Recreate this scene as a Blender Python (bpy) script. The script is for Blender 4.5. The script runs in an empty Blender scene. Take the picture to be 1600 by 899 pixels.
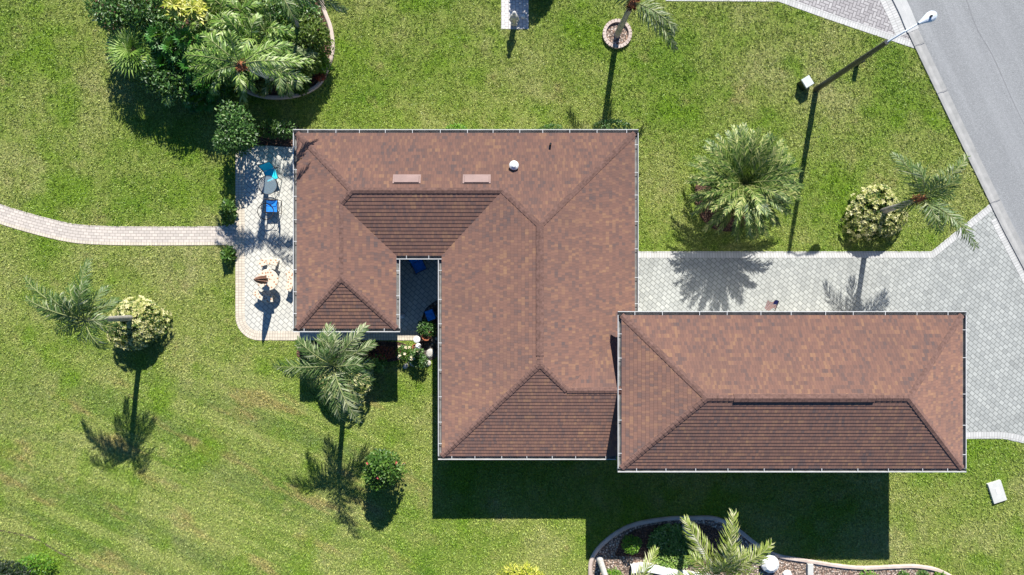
import bpy, math, random
import numpy as np
from mathutils import Vector, Matrix
random.seed(7); rng = np.random.default_rng(7)
R = math.radians
C = bpy.context.scene.collection
scene = bpy.context.scene

# ------------------------------------------------------------------ camera, sky, sun, exposure
H = 31.0; PPM = 34.4                      # drone height (m), photo pixels per metre on the ground
cam_d = bpy.data.cameras.new('camera'); cam = bpy.data.objects.new('camera', cam_d); C.objects.link(cam)
cam.location = (0, 0, H); cam.rotation_euler = (0, 0, 0)
cam_d.sensor_width = 36; cam_d.lens = 18 / (800 / PPM / H); cam_d.clip_end = 3000
scene.camera = cam
SUN_EL = 38.0; SHX, SHY = -0.163, -0.987   # shadow direction on the ground
w = bpy.data.worlds.new('World'); scene.world = w; w.use_nodes = True
nt = w.node_tree; nt.nodes.clear()
sky = nt.nodes.new('ShaderNodeTexSky'); sky.sky_type = 'NISHITA'; sky.sun_disc = False
sky.sun_elevation = R(SUN_EL); sky.sun_rotation = math.atan2(-SHX, -SHY)
sky.air_density = 1.2; sky.dust_density = 0.3; sky.ozone_density = 3.0
bg = nt.nodes.new('ShaderNodeBackground'); bg.inputs[1].default_value = 0.05
wo = nt.nodes.new('ShaderNodeOutputWorld'); tint = nt.nodes.new('ShaderNodeMix'); tint.data_type = 'RGBA'; tint.blend_type = 'MULTIPLY'; tint.inputs[0].default_value = 1
tint.inputs[7].default_value = (0.48, 0.80, 1.16, 1)                     # a deep clear blue sky
nt.links.new(sky.outputs[0], tint.inputs[6]); nt.links.new(tint.outputs[2], bg.inputs[0]); nt.links.new(bg.outputs[0], wo.inputs[0])
sd = bpy.data.lights.new('sun', 'SUN'); sd.energy = 4.9; sd.angle = R(0.5); sd.color = (1.0, 0.965, 0.90)
sun = bpy.data.objects.new('sun', sd); C.objects.link(sun); sun.location = (5, 30, 40)
ce = math.cos(R(SUN_EL)); sv = Vector((-SHX * ce, -SHY * ce, math.sin(R(SUN_EL))))
sun.rotation_euler = sv.to_track_quat('Z', 'Y').to_euler()
scene.view_settings.view_transform = 'Standard'; scene.view_settings.look = 'None'
scene.view_settings.gamma = 1; scene.view_settings.use_curve_mapping = False
scene.view_settings.exposure = 0.95
scene.render.engine = 'CYCLES'; scene.cycles.max_bounces = 6; scene.cycles.transparent_max_bounces = 8

# ------------------------------------------------------------------ helpers
def G(px, py, z=0.0):                     # the spot at height z that the photograph shows at (px, py)
    f = 1 - z / H
    return ((px - 800) / PPM * f, (449.5 - py) / PPM * f)
def G3(px, py, z=0.0): a = G(px, py, z); return Vector((a[0], a[1], z))
def GL(pts): return [G(*p) for p in pts]

def tag(o, label=None, cat=None, group=None, kind=None):
    if label: o['label'] = label
    if cat: o['category'] = cat
    if group: o['group'] = group
    if kind: o['kind'] = kind
    return o
def empty(name, loc, label, cat, group=None, rz=0):
    o = bpy.data.objects.new(name, None); C.objects.link(o); o.location = loc; o.rotation_euler = (0, 0, rz)
    o.empty_display_size = 0.2
    return tag(o, label, cat, group)
def copy_tree(o, parent=None):
    c = o.copy(); C.objects.link(c)
    if parent: c.parent = parent
    for ch in o.children: copy_tree(ch, c)
    return c

class MB:
    def __init__(s): s.v = []; s.f = []; s.r = []; s.uv = []; s.m = []
    def face(s, pts, r=0.5, uv=None, m=0):
        n = len(s.v); s.v += [tuple(p) for p in pts]; s.f.append(tuple(range(n, n + len(pts))))
        s.r.append(r); s.m.append(m); s.uv.append(uv if uv else [(0, 0)] * len(pts))
    def box(s, c, sz, rot=None, m=0, r=0.5, top_scale=1.0):
        M = rot if rot else Matrix.Identity(3); c = Vector(c); hx, hy, hz = sz[0] / 2, sz[1] / 2, sz[2] / 2
        P = []
        for z in (-hz, hz):
            k = top_scale if z > 0 else 1
            for x, y in ((-hx, -hy), (hx, -hy), (hx, hy), (-hx, hy)): P.append(c + M @ Vector((x * k, y * k, z)))
        for q in ((0, 3, 2, 1), (4, 5, 6, 7), (0, 1, 5, 4), (1, 2, 6, 5), (2, 3, 7, 6), (3, 0, 4, 7)):
            s.face([P[i] for i in q], r, None, m)
    def tube(s, pts, rad, n=8, m=0, caps=True, r=0.5):
        pts = [Vector(p) for p in pts]
        if not hasattr(rad, '__len__'): rad = [rad] * len(pts)
        rings = []; L = 0; prev = None
        for i, p in enumerate(pts):
            d = (pts[min(i + 1, len(pts) - 1)] - pts[max(i - 1, 0)]).normalized()
            a = d.cross(Vector((0, 0, 1)) if abs(d.z) < 0.9 else Vector((1, 0, 0))).normalized()
            if prev is not None:
                a = (prev - d * prev.dot(d)).normalized()
            prev = a
            b = d.cross(a)
            if i: L += (p - pts[i - 1]).length
            rings.append(([p + (a * math.cos(t) + b * math.sin(t)) * rad[i] for t in [2 * math.pi * k / n for k in range(n)]], L))
        for i in range(len(rings) - 1):
            A, la = rings[i]; B, lb = rings[i + 1]
            for k in range(n):
                k2 = (k + 1) % n
                s.face([A[k], A[k2], B[k2], B[k]], r, [(k / n, la), ((k + 1) / n, la), ((k + 1) / n, lb), (k / n, lb)], m)
        if caps:
            s.face(rings[0][0][::-1], r, None, m); s.face(rings[-1][0], r, None, m)
    def lathe(s, prof, c=(0, 0, 0), n=24, m=0, a0=0, a1=360, r=0.5):
        c = Vector(c); full = abs(a1 - a0 - 360) < 1e-6
        for k in range(n):
            t0 = R(a0 + (a1 - a0) * k / n); t1 = R(a0 + (a1 - a0) * (k + 1) / n)
            for i in range(len(prof) - 1):
                (r0, z0), (r1, z1) = prof[i], prof[i + 1]
                P = [c + Vector((r0 * math.cos(t0), r0 * math.sin(t0), z0)), c + Vector((r0 * math.cos(t1), r0 * math.sin(t1), z0)),
                     c + Vector((r1 * math.cos(t1), r1 * math.sin(t1), z1)), c + Vector((r1 * math.cos(t0), r1 * math.sin(t0), z1))]
                if r0 < 1e-5: P = [P[0], P[2], P[3]]
                elif r1 < 1e-5: P = [P[0], P[1], P[2]]
                s.face(P, r, None, m)
        if not full:
            for t in (R(a0), R(a1)):
                s.face([c + Vector((q[0] * math.cos(t), q[0] * math.sin(t), q[1])) for q in prof], r, None, m)
    def build(s, name, mats, parent=None, loc=None, smooth=False):
        me = bpy.data.meshes.new(name); me.from_pydata(s.v, [], s.f)
        if not isinstance(mats, (list, tuple)): mats = [mats]
        for q in mats: me.materials.append(q)
        a = me.attributes.new('rnd', 'FLOAT', 'FACE'); a.data.foreach_set('value', np.array(s.r, dtype=np.float32))
        uvl = me.uv_layers.new(name='UVMap'); uvl.data.foreach_set('uv', np.array([c for u in s.uv for p in u for c in p], dtype=np.float32))
        me.polygons.foreach_set('material_index', np.array(s.m, dtype=np.int32))
        if smooth: me.polygons.foreach_set('use_smooth', np.ones(len(s.f), dtype=bool))
        me.update()
        o = bpy.data.objects.new(name, me); C.objects.link(o)
        if parent: o.parent = parent
        if loc: o.location = loc
        return o

# ------------------------------------------------------------------ node helper
class N:
    def __init__(s, name, rough=0.7, spec=0.3, metal=0.0):
        s.mat = bpy.data.materials.new(name); s.mat.use_nodes = True; s.t = s.mat.node_tree; s.t.nodes.clear()
        s.out = s.t.nodes.new('ShaderNodeOutputMaterial'); s.b = s.t.nodes.new('ShaderNodeBsdfPrincipled')
        s.t.links.new(s.b.outputs[0], s.out.inputs[0]); s.b.inputs['Roughness'].default_value = rough
        s.b.inputs['Specular IOR Level'].default_value = spec; s.b.inputs['Metallic'].default_value = metal
    def n(s, ty, **kw):
        x = s.t.nodes.new('ShaderNode' + ty)
        for k, v in kw.items(): setattr(x, k, v)
        return x
    def set(s, sock, v):
        if hasattr(v, 'is_output') or isinstance(v, bpy.types.NodeSocket): s.t.links.new(v, sock)
        else:
            if isinstance(v, (tuple, list)) and len(v) == 3 and sock.type == 'RGBA': v = tuple(v) + (1,)
            sock.default_value = v
    def m(s, op, a, b=0.0, c=None, clamp=False):
        x = s.n('Math', operation=op); x.use_clamp = clamp; s.set(x.inputs[0], a); s.set(x.inputs[1], b)
        if c is not None: s.set(x.inputs[2], c)
        return x.outputs[0]
    def mix(s, f, a, b, mode='MIX'):
        x = s.n('Mix', data_type='RGBA', blend_type=mode); s.set(x.inputs[0], f); s.set(x.inputs[6], a); s.set(x.inputs[7], b); return x.outputs[2]
    def ramp(s, f, stops, interp='LINEAR'):
        x = s.n('ValToRGB'); x.color_ramp.interpolation = interp; cr = x.color_ramp
        while len(cr.elements) < len(stops): cr.elements.new(0.5)
        for e, (p, c) in zip(cr.elements, stops):
            e.position = p; e.color = tuple(c) + (1,) if hasattr(c, '__len__') else (c, c, c, 1)
        s.set(x.inputs[0], f); return x.outputs[0]
    def obj(s):
        x = s.n('TexCoord'); return x.outputs['Object']
    def geo(s): return s.n('NewGeometry').outputs['Position']
    def uv(s): return s.n('TexCoord').outputs['UV']
    def attr(s, name='rnd'): return s.n('Attribute', attribute_name=name).outputs['Fac']
    def mapv(s, v, loc=(0, 0, 0), rot=(0, 0, 0), sc=(1, 1, 1)):
        x = s.n('Mapping'); s.set(x.inputs[0], v); x.inputs[1].default_value = loc; x.inputs[2].default_value = rot; x.inputs[3].default_value = sc
        return x.outputs[0]
    def noise(s, v, scale, detail=3, rough=0.55, dist=0):
        x = s.n('TexNoise'); s.set(x.inputs['Vector'], v); x.inputs['Scale'].default_value = scale; x.inputs['Detail'].default_value = detail
        x.inputs['Roughness'].default_value = rough; x.inputs['Distortion'].default_value = dist; return x.outputs[0]
    def vor(s, v, scale, out='Color'):
        x = s.n('TexVoronoi'); s.set(x.inputs['Vector'], v); x.inputs['Scale'].default_value = scale; return x.outputs[out]
    def white(s, v):
        x = s.n('TexWhiteNoise', noise_dimensions='3D'); s.set(x.inputs[0], v); return x.outputs[0]
    def comb(s, x_, y_, z_=0.0):
        x = s.n('CombineXYZ'); s.set(x.inputs[0], x_); s.set(x.inputs[1], y_); s.set(x.inputs[2], z_); return x.outputs[0]
    def sep(s, v):
        x = s.n('SeparateXYZ'); s.set(x.inputs[0], v); return x.outputs
    def bump(s, h, strength=0.5, dist=0.02):
        x = s.n('Bump'); x.inputs['Strength'].default_value = strength; x.inputs['Distance'].default_value = dist; s.set(x.inputs['Height'], h)
        s.t.links.new(x.outputs[0], s.b.inputs['Normal'])
    def color(s, c): s.set(s.b.inputs['Base Color'], c); return s.mat
    def rough(s, c): s.set(s.b.inputs['Roughness'], c)

def plain(name, col, rough=0.5, spec=0.4, metal=0.0, var=0.12, scale=3.0):
    q = N(name, rough, spec, metal); n_ = q.noise(q.obj(), scale, 4)
    d = tuple(c * (1 - var) for c in col); l = tuple(min(1, c * (1 + var)) for c in col)
    return q.color(q.ramp(n_, [(0.3, d), (0.7, l)]))

def lawn_colour(q, v):
    """green and straw patches, mowing streaks and rusty worn bands of the lawn, in world metres"""
    X, Y, Z = q.sep(v)
    big = q.noise(v, 0.16, 5, 0.62); mid = q.noise(v, 1.1, 4, 0.65); fine = q.noise(v, 5.0, 3, 0.7)
    f = q.m('ADD', q.m('MULTIPLY', big, 0.70), q.m('ADD', q.m('MULTIPLY', mid, 0.22), q.m('MULTIPLY', fine, 0.15)))
    c = q.ramp(f, [(0.36, (0.11, 0.235, 0.012)), (0.45, (0.205, 0.315, 0.034)), (0.55, (0.31, 0.37, 0.080)), (0.68, (0.42, 0.42, 0.155))])
    # mower streaks in the lower left of the lawn
    st = q.noise(q.mapv(q.mapv(v, rot=(0, 0, R(24))), sc=(0.05, 0.75, 1)), 1.0, 6, 0.72)
    reg = q.m('MULTIPLY', q.m('MULTIPLY_ADD', X, -0.20, -0.40, clamp=True), q.m('MULTIPLY_ADD', Y, -0.30, -0.60, clamp=True))
    dk = q.m('MULTIPLY', reg, q.ramp(st, [(0.36, 1.0), (0.54, 0.0)]))
    c = q.mix(q.m('MULTIPLY', dk, 0.62), c, (0.13, 0.205, 0.06))
    lt = q.m('MULTIPLY', reg, q.ramp(st, [(0.50, 0.0), (0.60, 1.0)])); c = q.mix(q.m('MULTIPLY', lt, 0.65), c, (0.40, 0.44, 0.13))
    rs = q.noise(q.mapv(q.mapv(v, rot=(0, 0, R(27))), loc=(3, 7, 0), sc=(0.20, 0.75, 1)), 1.0, 3, 0.6)
    rd = q.m('MULTIPLY', reg, q.ramp(rs, [(0.56, 0.0), (0.66, 1.0)]))
    c = q.mix(q.m('MULTIPLY', rd, 0.55), c, (0.44, 0.30, 0.13))
    # scattered dry spots
    dry = q.noise(q.mapv(v, loc=(11, 3, 0)), 0.55, 4, 0.7)
    c = q.mix(q.ramp(dry, [(0.58, 0.0), (0.74, 0.6)]), c, (0.42, 0.34, 0.15))
    lush = q.noise(q.mapv(v, loc=(-5, 9, 0)), 0.33, 3, 0.6)
    c = q.mix(q.ramp(lush, [(0.53, 0.0), (0.66, 0.75)]), c, (0.175, 0.315, 0.012))
    # clump grain of a coarse turf
    g = q.noise(q.mapv(q.mapv(v, rot=(0, 0, R(-40))), sc=(1.0, 0.6, 1)), 15, 3, 0.8, 0.3)
    c = q.mix(1.0, c, q.ramp(g, [(0.34, (0.36, 0.42, 0.46)), (0.46, (0.87, 0.90, 0.90)), (0.55, (1.09, 1.06, 1.09)), (0.67, (1.55, 1.42, 1.7))]), 'MULTIPLY')
    return c
def mat_lawn():
    q = N('lawn_soil_and_grass', 0.9, 0.15); v = q.geo(); c = lawn_colour(q, v)
    fn = q.noise(v, 26, 3, 0.7)
    c = q.mix(q.ramp(fn, [(0.35, 0.85), (0.6, 0.0)]), c, (0.02, 0.035, 0.008))
    c = q.mix(1.0, c, (0.86, 0.86, 0.86), 'MULTIPLY')
    q.bump(fn, 0.8, 0.05); return q.color(c)
def mat_blade():
    q = N('grass_blade', 0.5, 0.35); v = q.geo(); c = lawn_colour(q, v); r = q.attr()
    c = q.mix(1.0, c, q.ramp(r, [(0.0, (0.6, 0.7, 0.55)), (0.5, (1.0, 1.0, 1.0)), (0.85, (1.25, 1.18, 1.15)), (1.0, (1.6, 1.45, 1.7))]), 'MULTIPLY')
    return q.color(c)
M = {}
M['lawn'] = mat_lawn(); M['blade'] = mat_blade()

def herring(name, light, dark, joint, unit, rot, blotch=0.25):
    q = N(name, 0.8, 0.25); v = q.geo(); vv = q.mapv(v, rot=(0, 0, R(rot)), sc=(1 / unit,) * 3)
    X, Y, Z = q.sep(vv); i = q.m('FLOOR', X); j = q.m('FLOOR', Y); fx = q.m('SUBTRACT', X, i); fy = q.m('SUBTRACT', Y, j)
    k = q.m('FLOORED_MODULO', q.m('SUBTRACT', i, j), 4.0)
    def is_(n_): return q.m('COMPARE', k, float(n_), 0.1)
    k0, k1, k2, k3 = is_(0), is_(1), is_(2), is_(3)
    e = q.m('MINIMUM', q.m('MINIMUM', q.m('MULTIPLY_ADD', k1, 9.0, fx), q.m('MULTIPLY_ADD', k0, 9.0, q.m('SUBTRACT', 1.0, fx))),
            q.m('MINIMUM', q.m('MULTIPLY_ADD', k2, 9.0, fy), q.m('MULTIPLY_ADD', k3, 9.0, q.m('SUBTRACT', 1.0, fy))))
    idx = q.comb(q.m('SUBTRACT', i, k1), q.m('ADD', j, k3), 0.5)
    rn = q.white(idx)
    c = q.ramp(rn, [(0.0, dark), (0.55, tuple((a + b) / 2 for a, b in zip(light, dark))), (1.0, light)])
    n1 = q.noise(v, 0.35, 4, 0.6)
    c = q.mix(q.ramp(n1, [(0.42, 0.0), (0.66, blotch)]), c, tuple(x * 0.6 for x in dark))
    n2 = q.noise(v, 40, 2); c = q.mix(q.m('MULTIPLY', n2, 0.25), c, tuple(x * 0.7 for x in dark))
    n3 = q.noise(v, 2.3, 5, 0.7); c = q.mix(q.ramp(n3, [(0.55, 0.0), (0.75, blotch * 1.6)]), c, tuple(x * 0.45 for x in dark))
    c = q.mix(q.ramp(e, [(0.06, 1.0), (0.14, 0.0)]), c, joint)
    q.bump(q.ramp(e, [(0.04, 0.0), (0.16, 1.0)]), 0.5, 0.01); return q.color(c)
def diag(name, light, dark, joint, bw, bh, rot, blotch=0.25):
    q = N(name, 0.8, 0.25); v = q.geo(); u, v_, _ = q.sep(q.mapv(v, rot=(0, 0, R(rot))))
    row = q.m('FLOOR', q.m('DIVIDE', v_, bh)); U = q.m('ADD', q.m('DIVIDE', u, bw), q.m('MULTIPLY', q.m('FLOORED_MODULO', row, 2.0), 0.5)); col = q.m('FLOOR', U)
    fx = q.m('MULTIPLY', q.m('SUBTRACT', U, col), bw); fy = q.m('SUBTRACT', v_, q.m('MULTIPLY', row, bh))
    e = q.m('MINIMUM', q.m('MINIMUM', fx, q.m('SUBTRACT', bw, fx)), q.m('MINIMUM', fy, q.m('SUBTRACT', bh, fy)))
    c = q.mix(q.white(q.comb(row, col, 0.5)), dark, light)
    n1 = q.noise(v, 0.35, 4, 0.6); c = q.mix(q.ramp(n1, [(0.42, 0.0), (0.66, blotch)]), c, tuple(x * 0.6 for x in dark))
    n3 = q.noise(v, 2.3, 5, 0.7); c = q.mix(q.ramp(n3, [(0.5, 0.0), (0.75, blotch * 1.6)]), c, tuple(x * 0.45 for x in dark))
    n2 = q.noise(v, 40, 2); c = q.mix(q.m('MULTIPLY', n2, 0.25), c, tuple(x * 0.7 for x in dark))
    c = q.mix(q.ramp(e, [(0.008, 0.9), (0.018, 0.0)]), c, joint); q.bump(q.ramp(e, [(0.004, 0.0), (0.018, 1.0)]), 0.4, 0.01); return q.color(c)
def bricks(name, light, dark, joint, bw, bh, offset=0.5, jw=0.07):
    """running-bond pavers in UV metres: u along the strip, v across"""
    q = N(name, 0.8, 0.25); u, v_, _ = q.sep(q.uv())
    row = q.m('FLOOR', q.m('DIVIDE', v_, bh)); U = q.m('ADD', q.m('DIVIDE', u, bw), q.m('MULTIPLY', row, offset)); col = q.m('FLOOR', U)
    fx = q.m('MULTIPLY', q.m('SUBTRACT', U, col), bw); fy = q.m('SUBTRACT', v_, q.m('MULTIPLY', row, bh))
    e = q.m('MINIMUM', q.m('MINIMUM', fx, q.m('SUBTRACT', bw, fx)), q.m('MINIMUM', fy, q.m('SUBTRACT', bh, fy)))
    c = q.mix(q.white(q.comb(row, col, 0.5)), dark, light)
    n2 = q.noise(q.geo(), 30, 3); c = q.mix(q.m('MULTIPLY', n2, 0.25), c, tuple(x * 0.6 for x in dark))
    c = q.mix(q.ramp(e, [(0.004, 0.85), (0.016, 0.0)]), c, joint)
    return q.color(c)
M['drive'] = diag('driveway_pavers', (0.415, 0.425, 0.40), (0.31, 0.32, 0.305), (0.15, 0.155, 0.145), 0.235, 0.185, 41, 0.3)
M['patio'] = diag('patio_pavers', (0.60, 0.58, 0.51), (0.50, 0.485, 0.43), (0.22, 0.215, 0.20), 0.24, 0.20, 43, 0.08)
M['nb_drive'] = herring('neighbour_pavers', (0.46, 0.44, 0.43), (0.32, 0.30, 0.30), (0.15, 0.14, 0.14), 0.145, 20)
M['border'] = bricks('driveway_border_pavers', (0.56, 0.55, 0.53), (0.44, 0.44, 0.42), (0.25, 0.24, 0.23), 0.12, 0.24, 0.0)
M['pborder'] = bricks('patio_border_pavers', (0.66, 0.58, 0.46), (0.52, 0.46, 0.37), (0.26, 0.22, 0.18), 0.12, 0.145, 0.0)
M['path'] = bricks('path_pavers', (0.60, 0.53, 0.46), (0.47, 0.42, 0.37), (0.22, 0.19, 0.16), 0.24, 0.135, 0.5)
M['pad'] = bricks('pad_pavers', (0.66, 0.63, 0.60), (0.56, 0.53, 0.51), (0.22, 0.20, 0.20), 0.20, 0.16, 0.5)
def mat_road():
    q = N('worn_grey_asphalt', 0.85, 0.25); v = q.geo(); n1 = q.noise(v, 22, 4, 0.85); n2 = q.noise(v, 0.4, 4, 0.6)
    lon = q.noise(q.mapv(q.mapv(v, rot=(0, 0, R(-26))), sc=(1, 0.06, 1)), 1.3, 4, 0.6)
    c = q.ramp(n1, [(0.30, (0.14, 0.145, 0.148)), (0.5, (0.225, 0.23, 0.232)), (0.72, (0.36, 0.365, 0.37))])
    c = q.mix(q.ramp(n2, [(0.35, 0.22), (0.7, 0.0)]), c, (0.18, 0.185, 0.19)); c = q.mix(q.ramp(lon, [(0.45, 0.0), (0.7, 0.25)]), c, (0.40, 0.405, 0.41))
    s = q.vor(v, 1.6, 'Distance'); c = q.mix(q.ramp(s, [(0.02, 0.8), (0.05, 0.0)]), c, (0.08, 0.08, 0.08))
    q.bump(n1, 0.4, 0.01); return q.color(c)
M['road'] = mat_road()
M['seam'] = plain('asphalt_seam', (0.19, 0.19, 0.195), 0.9, 0.2)
def mat_conc(name, a, b, sc=2.0):
    q = N(name, 0.85, 0.2); v = q.geo(); n1 = q.noise(v, sc, 5, 0.7); n2 = q.noise(v, 40, 3)
    c = q.ramp(n1, [(0.3, a), (0.7, b)]); c = q.mix(q.m('MULTIPLY', n2, 0.3), c, tuple(x * 0.6 for x in a)); q.bump(n2, 0.3, 0.01); return q.color(c)
M['kerb'] = mat_conc('kerb_concrete', (0.26, 0.26, 0.25), (0.40, 0.39, 0.375)); M['kerb_new'] = mat_conc('pale_kerb_concrete', (0.42, 0.42, 0.41), (0.52, 0.515, 0.50))
M['edging'] = mat_conc('bed_edging_concrete', (0.42, 0.33, 0.28), (0.62, 0.52, 0.45)); M['slab'] = mat_conc('utility_slab', (0.45, 0.45, 0.42), (0.6, 0.6, 0.57))
M['stone'] = mat_conc('garden_stone', (0.36, 0.34, 0.31), (0.58, 0.56, 0.52), 5)
def mat_mulch(name, cols, sc=16):
    q = N(name, 0.9, 0.2); v = q.geo(); x = q.n('TexVoronoi'); q.set(x.inputs['Vector'], v); x.inputs['Scale'].default_value = sc
    r_, g_, b_ = q.sep(x.outputs['Color']); c = q.ramp(r_, [(i / (len(cols) - 1), k) for i, k in enumerate(cols)])
    c = q.mix(q.ramp(x.outputs['Distance'], [(0.25, 0.0), (0.6, 0.8)]), c, (0.03, 0.02, 0.018)); q.bump(x.outputs['Distance'], 0.8, -0.04); return q.color(c)
M['mulch'] = mat_mulch('bark_mulch', [(0.06, 0.03, 0.02), (0.16, 0.08, 0.05), (0.26, 0.15, 0.10)])
M['gravel'] = mat_mulch('pebble_mulch', [(0.30, 0.21, 0.15), (0.52, 0.42, 0.34), (0.38, 0.24, 0.17), (0.72, 0.64, 0.56)], 13)
M['rocks'] = mat_mulch('river_rock', [(0.05, 0.045, 0.04), (0.20, 0.16, 0.13), (0.45, 0.43, 0.40)], 7)

def mat_shingle():
    q = N('laminated_shingles', 0.92, 0.1); q.b.inputs['Diffuse Roughness'].default_value = 1.0; u, v_, _ = q.sep(q.uv())          # u metres along the eave, v course number
    row = q.m('FLOOR', v_); off = q.white(q.comb(row, 3.1, 0.2))
    U = q.m('ADD', q.m('DIVIDE', u, 0.11), q.m('MULTIPLY', off, 5.0)); col = q.m('FLOOR', U); fx = q.m('SUBTRACT', U, col)
    a = q.white(q.comb(col, row, 1.5)); b = q.white(q.comb(q.m('FLOOR', q.m('DIVIDE', U, 4.0)), row, 7.5))
    cl = q.noise(q.geo(), 0.9, 3, 0.6)
    f = q.m('ADD', q.m('MULTIPLY', a, 0.44), q.m('ADD', q.m('MULTIPLY', b, 0.14), q.m('MULTIPLY', cl, 0.60)))
    c = q.ramp(f, [(0.25, (0.122, 0.090, 0.086)), (0.42, (0.178, 0.105, 0.086)), (0.56, (0.216, 0.118, 0.089)), (0.70, (0.242, 0.130, 0.096)), (0.84, (0.292, 0.162, 0.102)), (0.98, (0.36, 0.205, 0.115))])
    g = q.noise(q.geo(), 90, 2); c = q.mix(q.m('MULTIPLY', g, 0.22), c, (0.34, 0.23, 0.20))
    c = q.mix(q.ramp(fx, [(0.0, 0.45), (0.12, 0.0)]), c, (0.03, 0.02, 0.018))
    st = q.noise(q.mapv(q.geo(), sc=(1, 1, 1)), 0.45, 4, 0.65); c = q.mix(q.ramp(st, [(0.5, 0.0), (0.72, 0.30)]), c, (0.085, 0.068, 0.07))
    return q.color(c)
M['shingle'] = mat_shingle()
M['cap'] = plain('ridge_shingles', (0.185, 0.108, 0.088), 0.92, 0.15, var=0.3, scale=9)
M['cap'].node_tree.nodes['Principled BSDF'].inputs['Diffuse Roughness'].default_value = 1.0
M['gutter'] = plain('white_gutter_metal', (0.52, 0.52, 0.51), 0.45, 0.4, var=0.1, scale=2); M['trough_shade'] = plain('shade_dark_trough', (0.17, 0.165, 0.155), 0.7, 0.2, var=0.35, scale=4)  # shade below the gutter lip is put into the dark trough colour
M['fascia'] = plain('white_trim', (0.75, 0.74, 0.72), 0.5, 0.4); M['stucco'] = mat_conc('cream_stucco', (0.55, 0.48, 0.36), (0.63, 0.56, 0.44), 3)
M['white'] = plain('white_paint', (0.66, 0.66, 0.64), 0.4, 0.45, var=0.04); M['ventbrown'] = plain('vent_metal', (0.21, 0.135, 0.12), 0.6, 0.3)
M['ruts'] = plain('bare_soil', (0.10, 0.09, 0.05), 0.95, 0.1, var=.4)
M['lidgrey'] = plain('weathered_white', (0.5, 0.53, 0.52), 0.6, 0.3)
M['black'] = plain('black_paint', (0.016, 0.017, 0.018), 0.4, 0.4); M['dkgreen'] = plain('dark_green_box', (0.02, 0.035, 0.022), 0.5, 0.3)
M['lampgrey'] = plain('lamp_grey', (0.55, 0.60, 0.66), 0.35, 0.5); M['pole'] = plain('dark_bronze_pole', (0.045, 0.047, 0.045), 0.45, 0.4)
M['dkbrown'] = plain('dark_metal', (0.05, 0.04, 0.035), 0.45, 0.4, 0.3)
M['door'] = plain('white_garage_door', (0.7, 0.69, 0.66), 0.5, 0.4); M['terracotta'] = plain('terracotta', (0.36, 0.12, 0.06), 0.7, 0.2)
M['turq'] = plain('turquoise_sling', (0.02, 0.62, 0.80), 0.7, 0.2, var=0.08, scale=20); M['blue'] = plain('blue_sling', (0.02, 0.20, 0.62), 0.7, 0.2, var=0.3, scale=9)
M['tan'] = plain('tan_canvas', (0.30, 0.17, 0.12), 0.8, 0.2); M['navyc'] = plain('dark_navy_canvas', (0.02, 0.03, 0.07), 0.8, 0.2)
def mat_glass():
    q = N('window_glass', 0.05, 0.6); return q.color((0.03, 0.045, 0.055))
M['glass'] = mat_glass()
def mat_tglass():
    q = N('table_glass', 0.05, 0.5); q.b.inputs['Alpha'].default_value = 0.38; return q.color((0.25, 0.32, 0.36))
M['tglass'] = mat_tglass()
def mat_mosaic():
    q = N('mosaic_tiles', 0.6, 0.35); v = q.obj(); x = q.n('TexVoronoi'); q.set(x.inputs['Vector'], v); x.inputs['Scale'].default_value = 7; x.inputs['Randomness'].default_value = 0.7
    return q.color(q.mix(q.ramp(x.outputs['Distance'], [(0.24, 1.0), (0.32, 0.0)]), (0.60, 0.53, 0.42), (0.38, 0.20, 0.11)))
M['mosaic'] = mat_mosaic()
def mat_flag():
    q = N('striped_flag', 0.8, 0.2); u, v_, _ = q.sep(q.uv()); s = q.m('COMPARE', q.m('FLOORED_MODULO', q.m('FLOOR', q.m('MULTIPLY', v_, 13.0)), 2.0), 0.0, 0.1)
    c = q.mix(s, (0.72, 0.68, 0.68), (0.42, 0.12, 0.12)); k = q.m('MULTIPLY', q.m('LESS_THAN', u, 0.4), q.m('GREATER_THAN', v_, 0.46))
    return q.color(q.mix(k, c, (0.02, 0.03, 0.16)))
M['flag'] = mat_flag()
def leafmat(name, stops, rough=0.5, spec=0.45, trans=0.25):
    q = N(name, rough, spec); r = q.attr(); c = q.ramp(r, stops)
    q.set(q.b.inputs['Base Color'], c)
    t = q.n('BsdfTranslucent'); q.set(t.inputs[0], q.mix(0.5, c, (0.25, 0.4, 0.02))); mx = q.n('MixShader'); mx.inputs[0].default_value = trans
    q.t.links.new(q.b.outputs[0], mx.inputs[1]); q.t.links.new(t.outputs[0], mx.inputs[2]); q.t.links.new(mx.outputs[0], q.out.inputs[0]); return q.mat
M['palm'] = leafmat('palm_leaflets', [(0, (0.03, 0.075, 0.012)), (0.5, (0.085, 0.15, 0.035)), (0.8, (0.19, 0.24, 0.09)), (1, (0.36, 0.38, 0.22))])
M['palm_lit'] = leafmat('sunlit_palm_leaflets', [(0, (0.07, 0.13, 0.015)), (0.5, (0.20, 0.27, 0.035)), (0.85, (0.34, 0.38, 0.10)), (1, (0.46, 0.45, 0.25))])  # brighter copy of the palm leaflets, sunlight put into the colour
M['date'] = leafmat('date_palm_leaflets', [(0, (0.012, 0.04, 0.006)), (0.4, (0.08, 0.15, 0.025)), (0.75, (0.24, 0.31, 0.07)), (1, (0.46, 0.46, 0.17))])
M['deep'] = leafmat('shade_dark_leaves', [(0, (0.004, 0.010, 0.004)), (0.6, (0.012, 0.028, 0.010)), (1, (0.05, 0.09, 0.03))])  # near-black leaf colours carry the shade the corner bush stands in
M['areca'] = leafmat('light_green_leaflets', [(0, (0.03, 0.09, 0.01)), (0.5, (0.17, 0.30, 0.04)), (0.85, (0.36, 0.48, 0.12)), (1, (0.50, 0.56, 0.28))])
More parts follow.
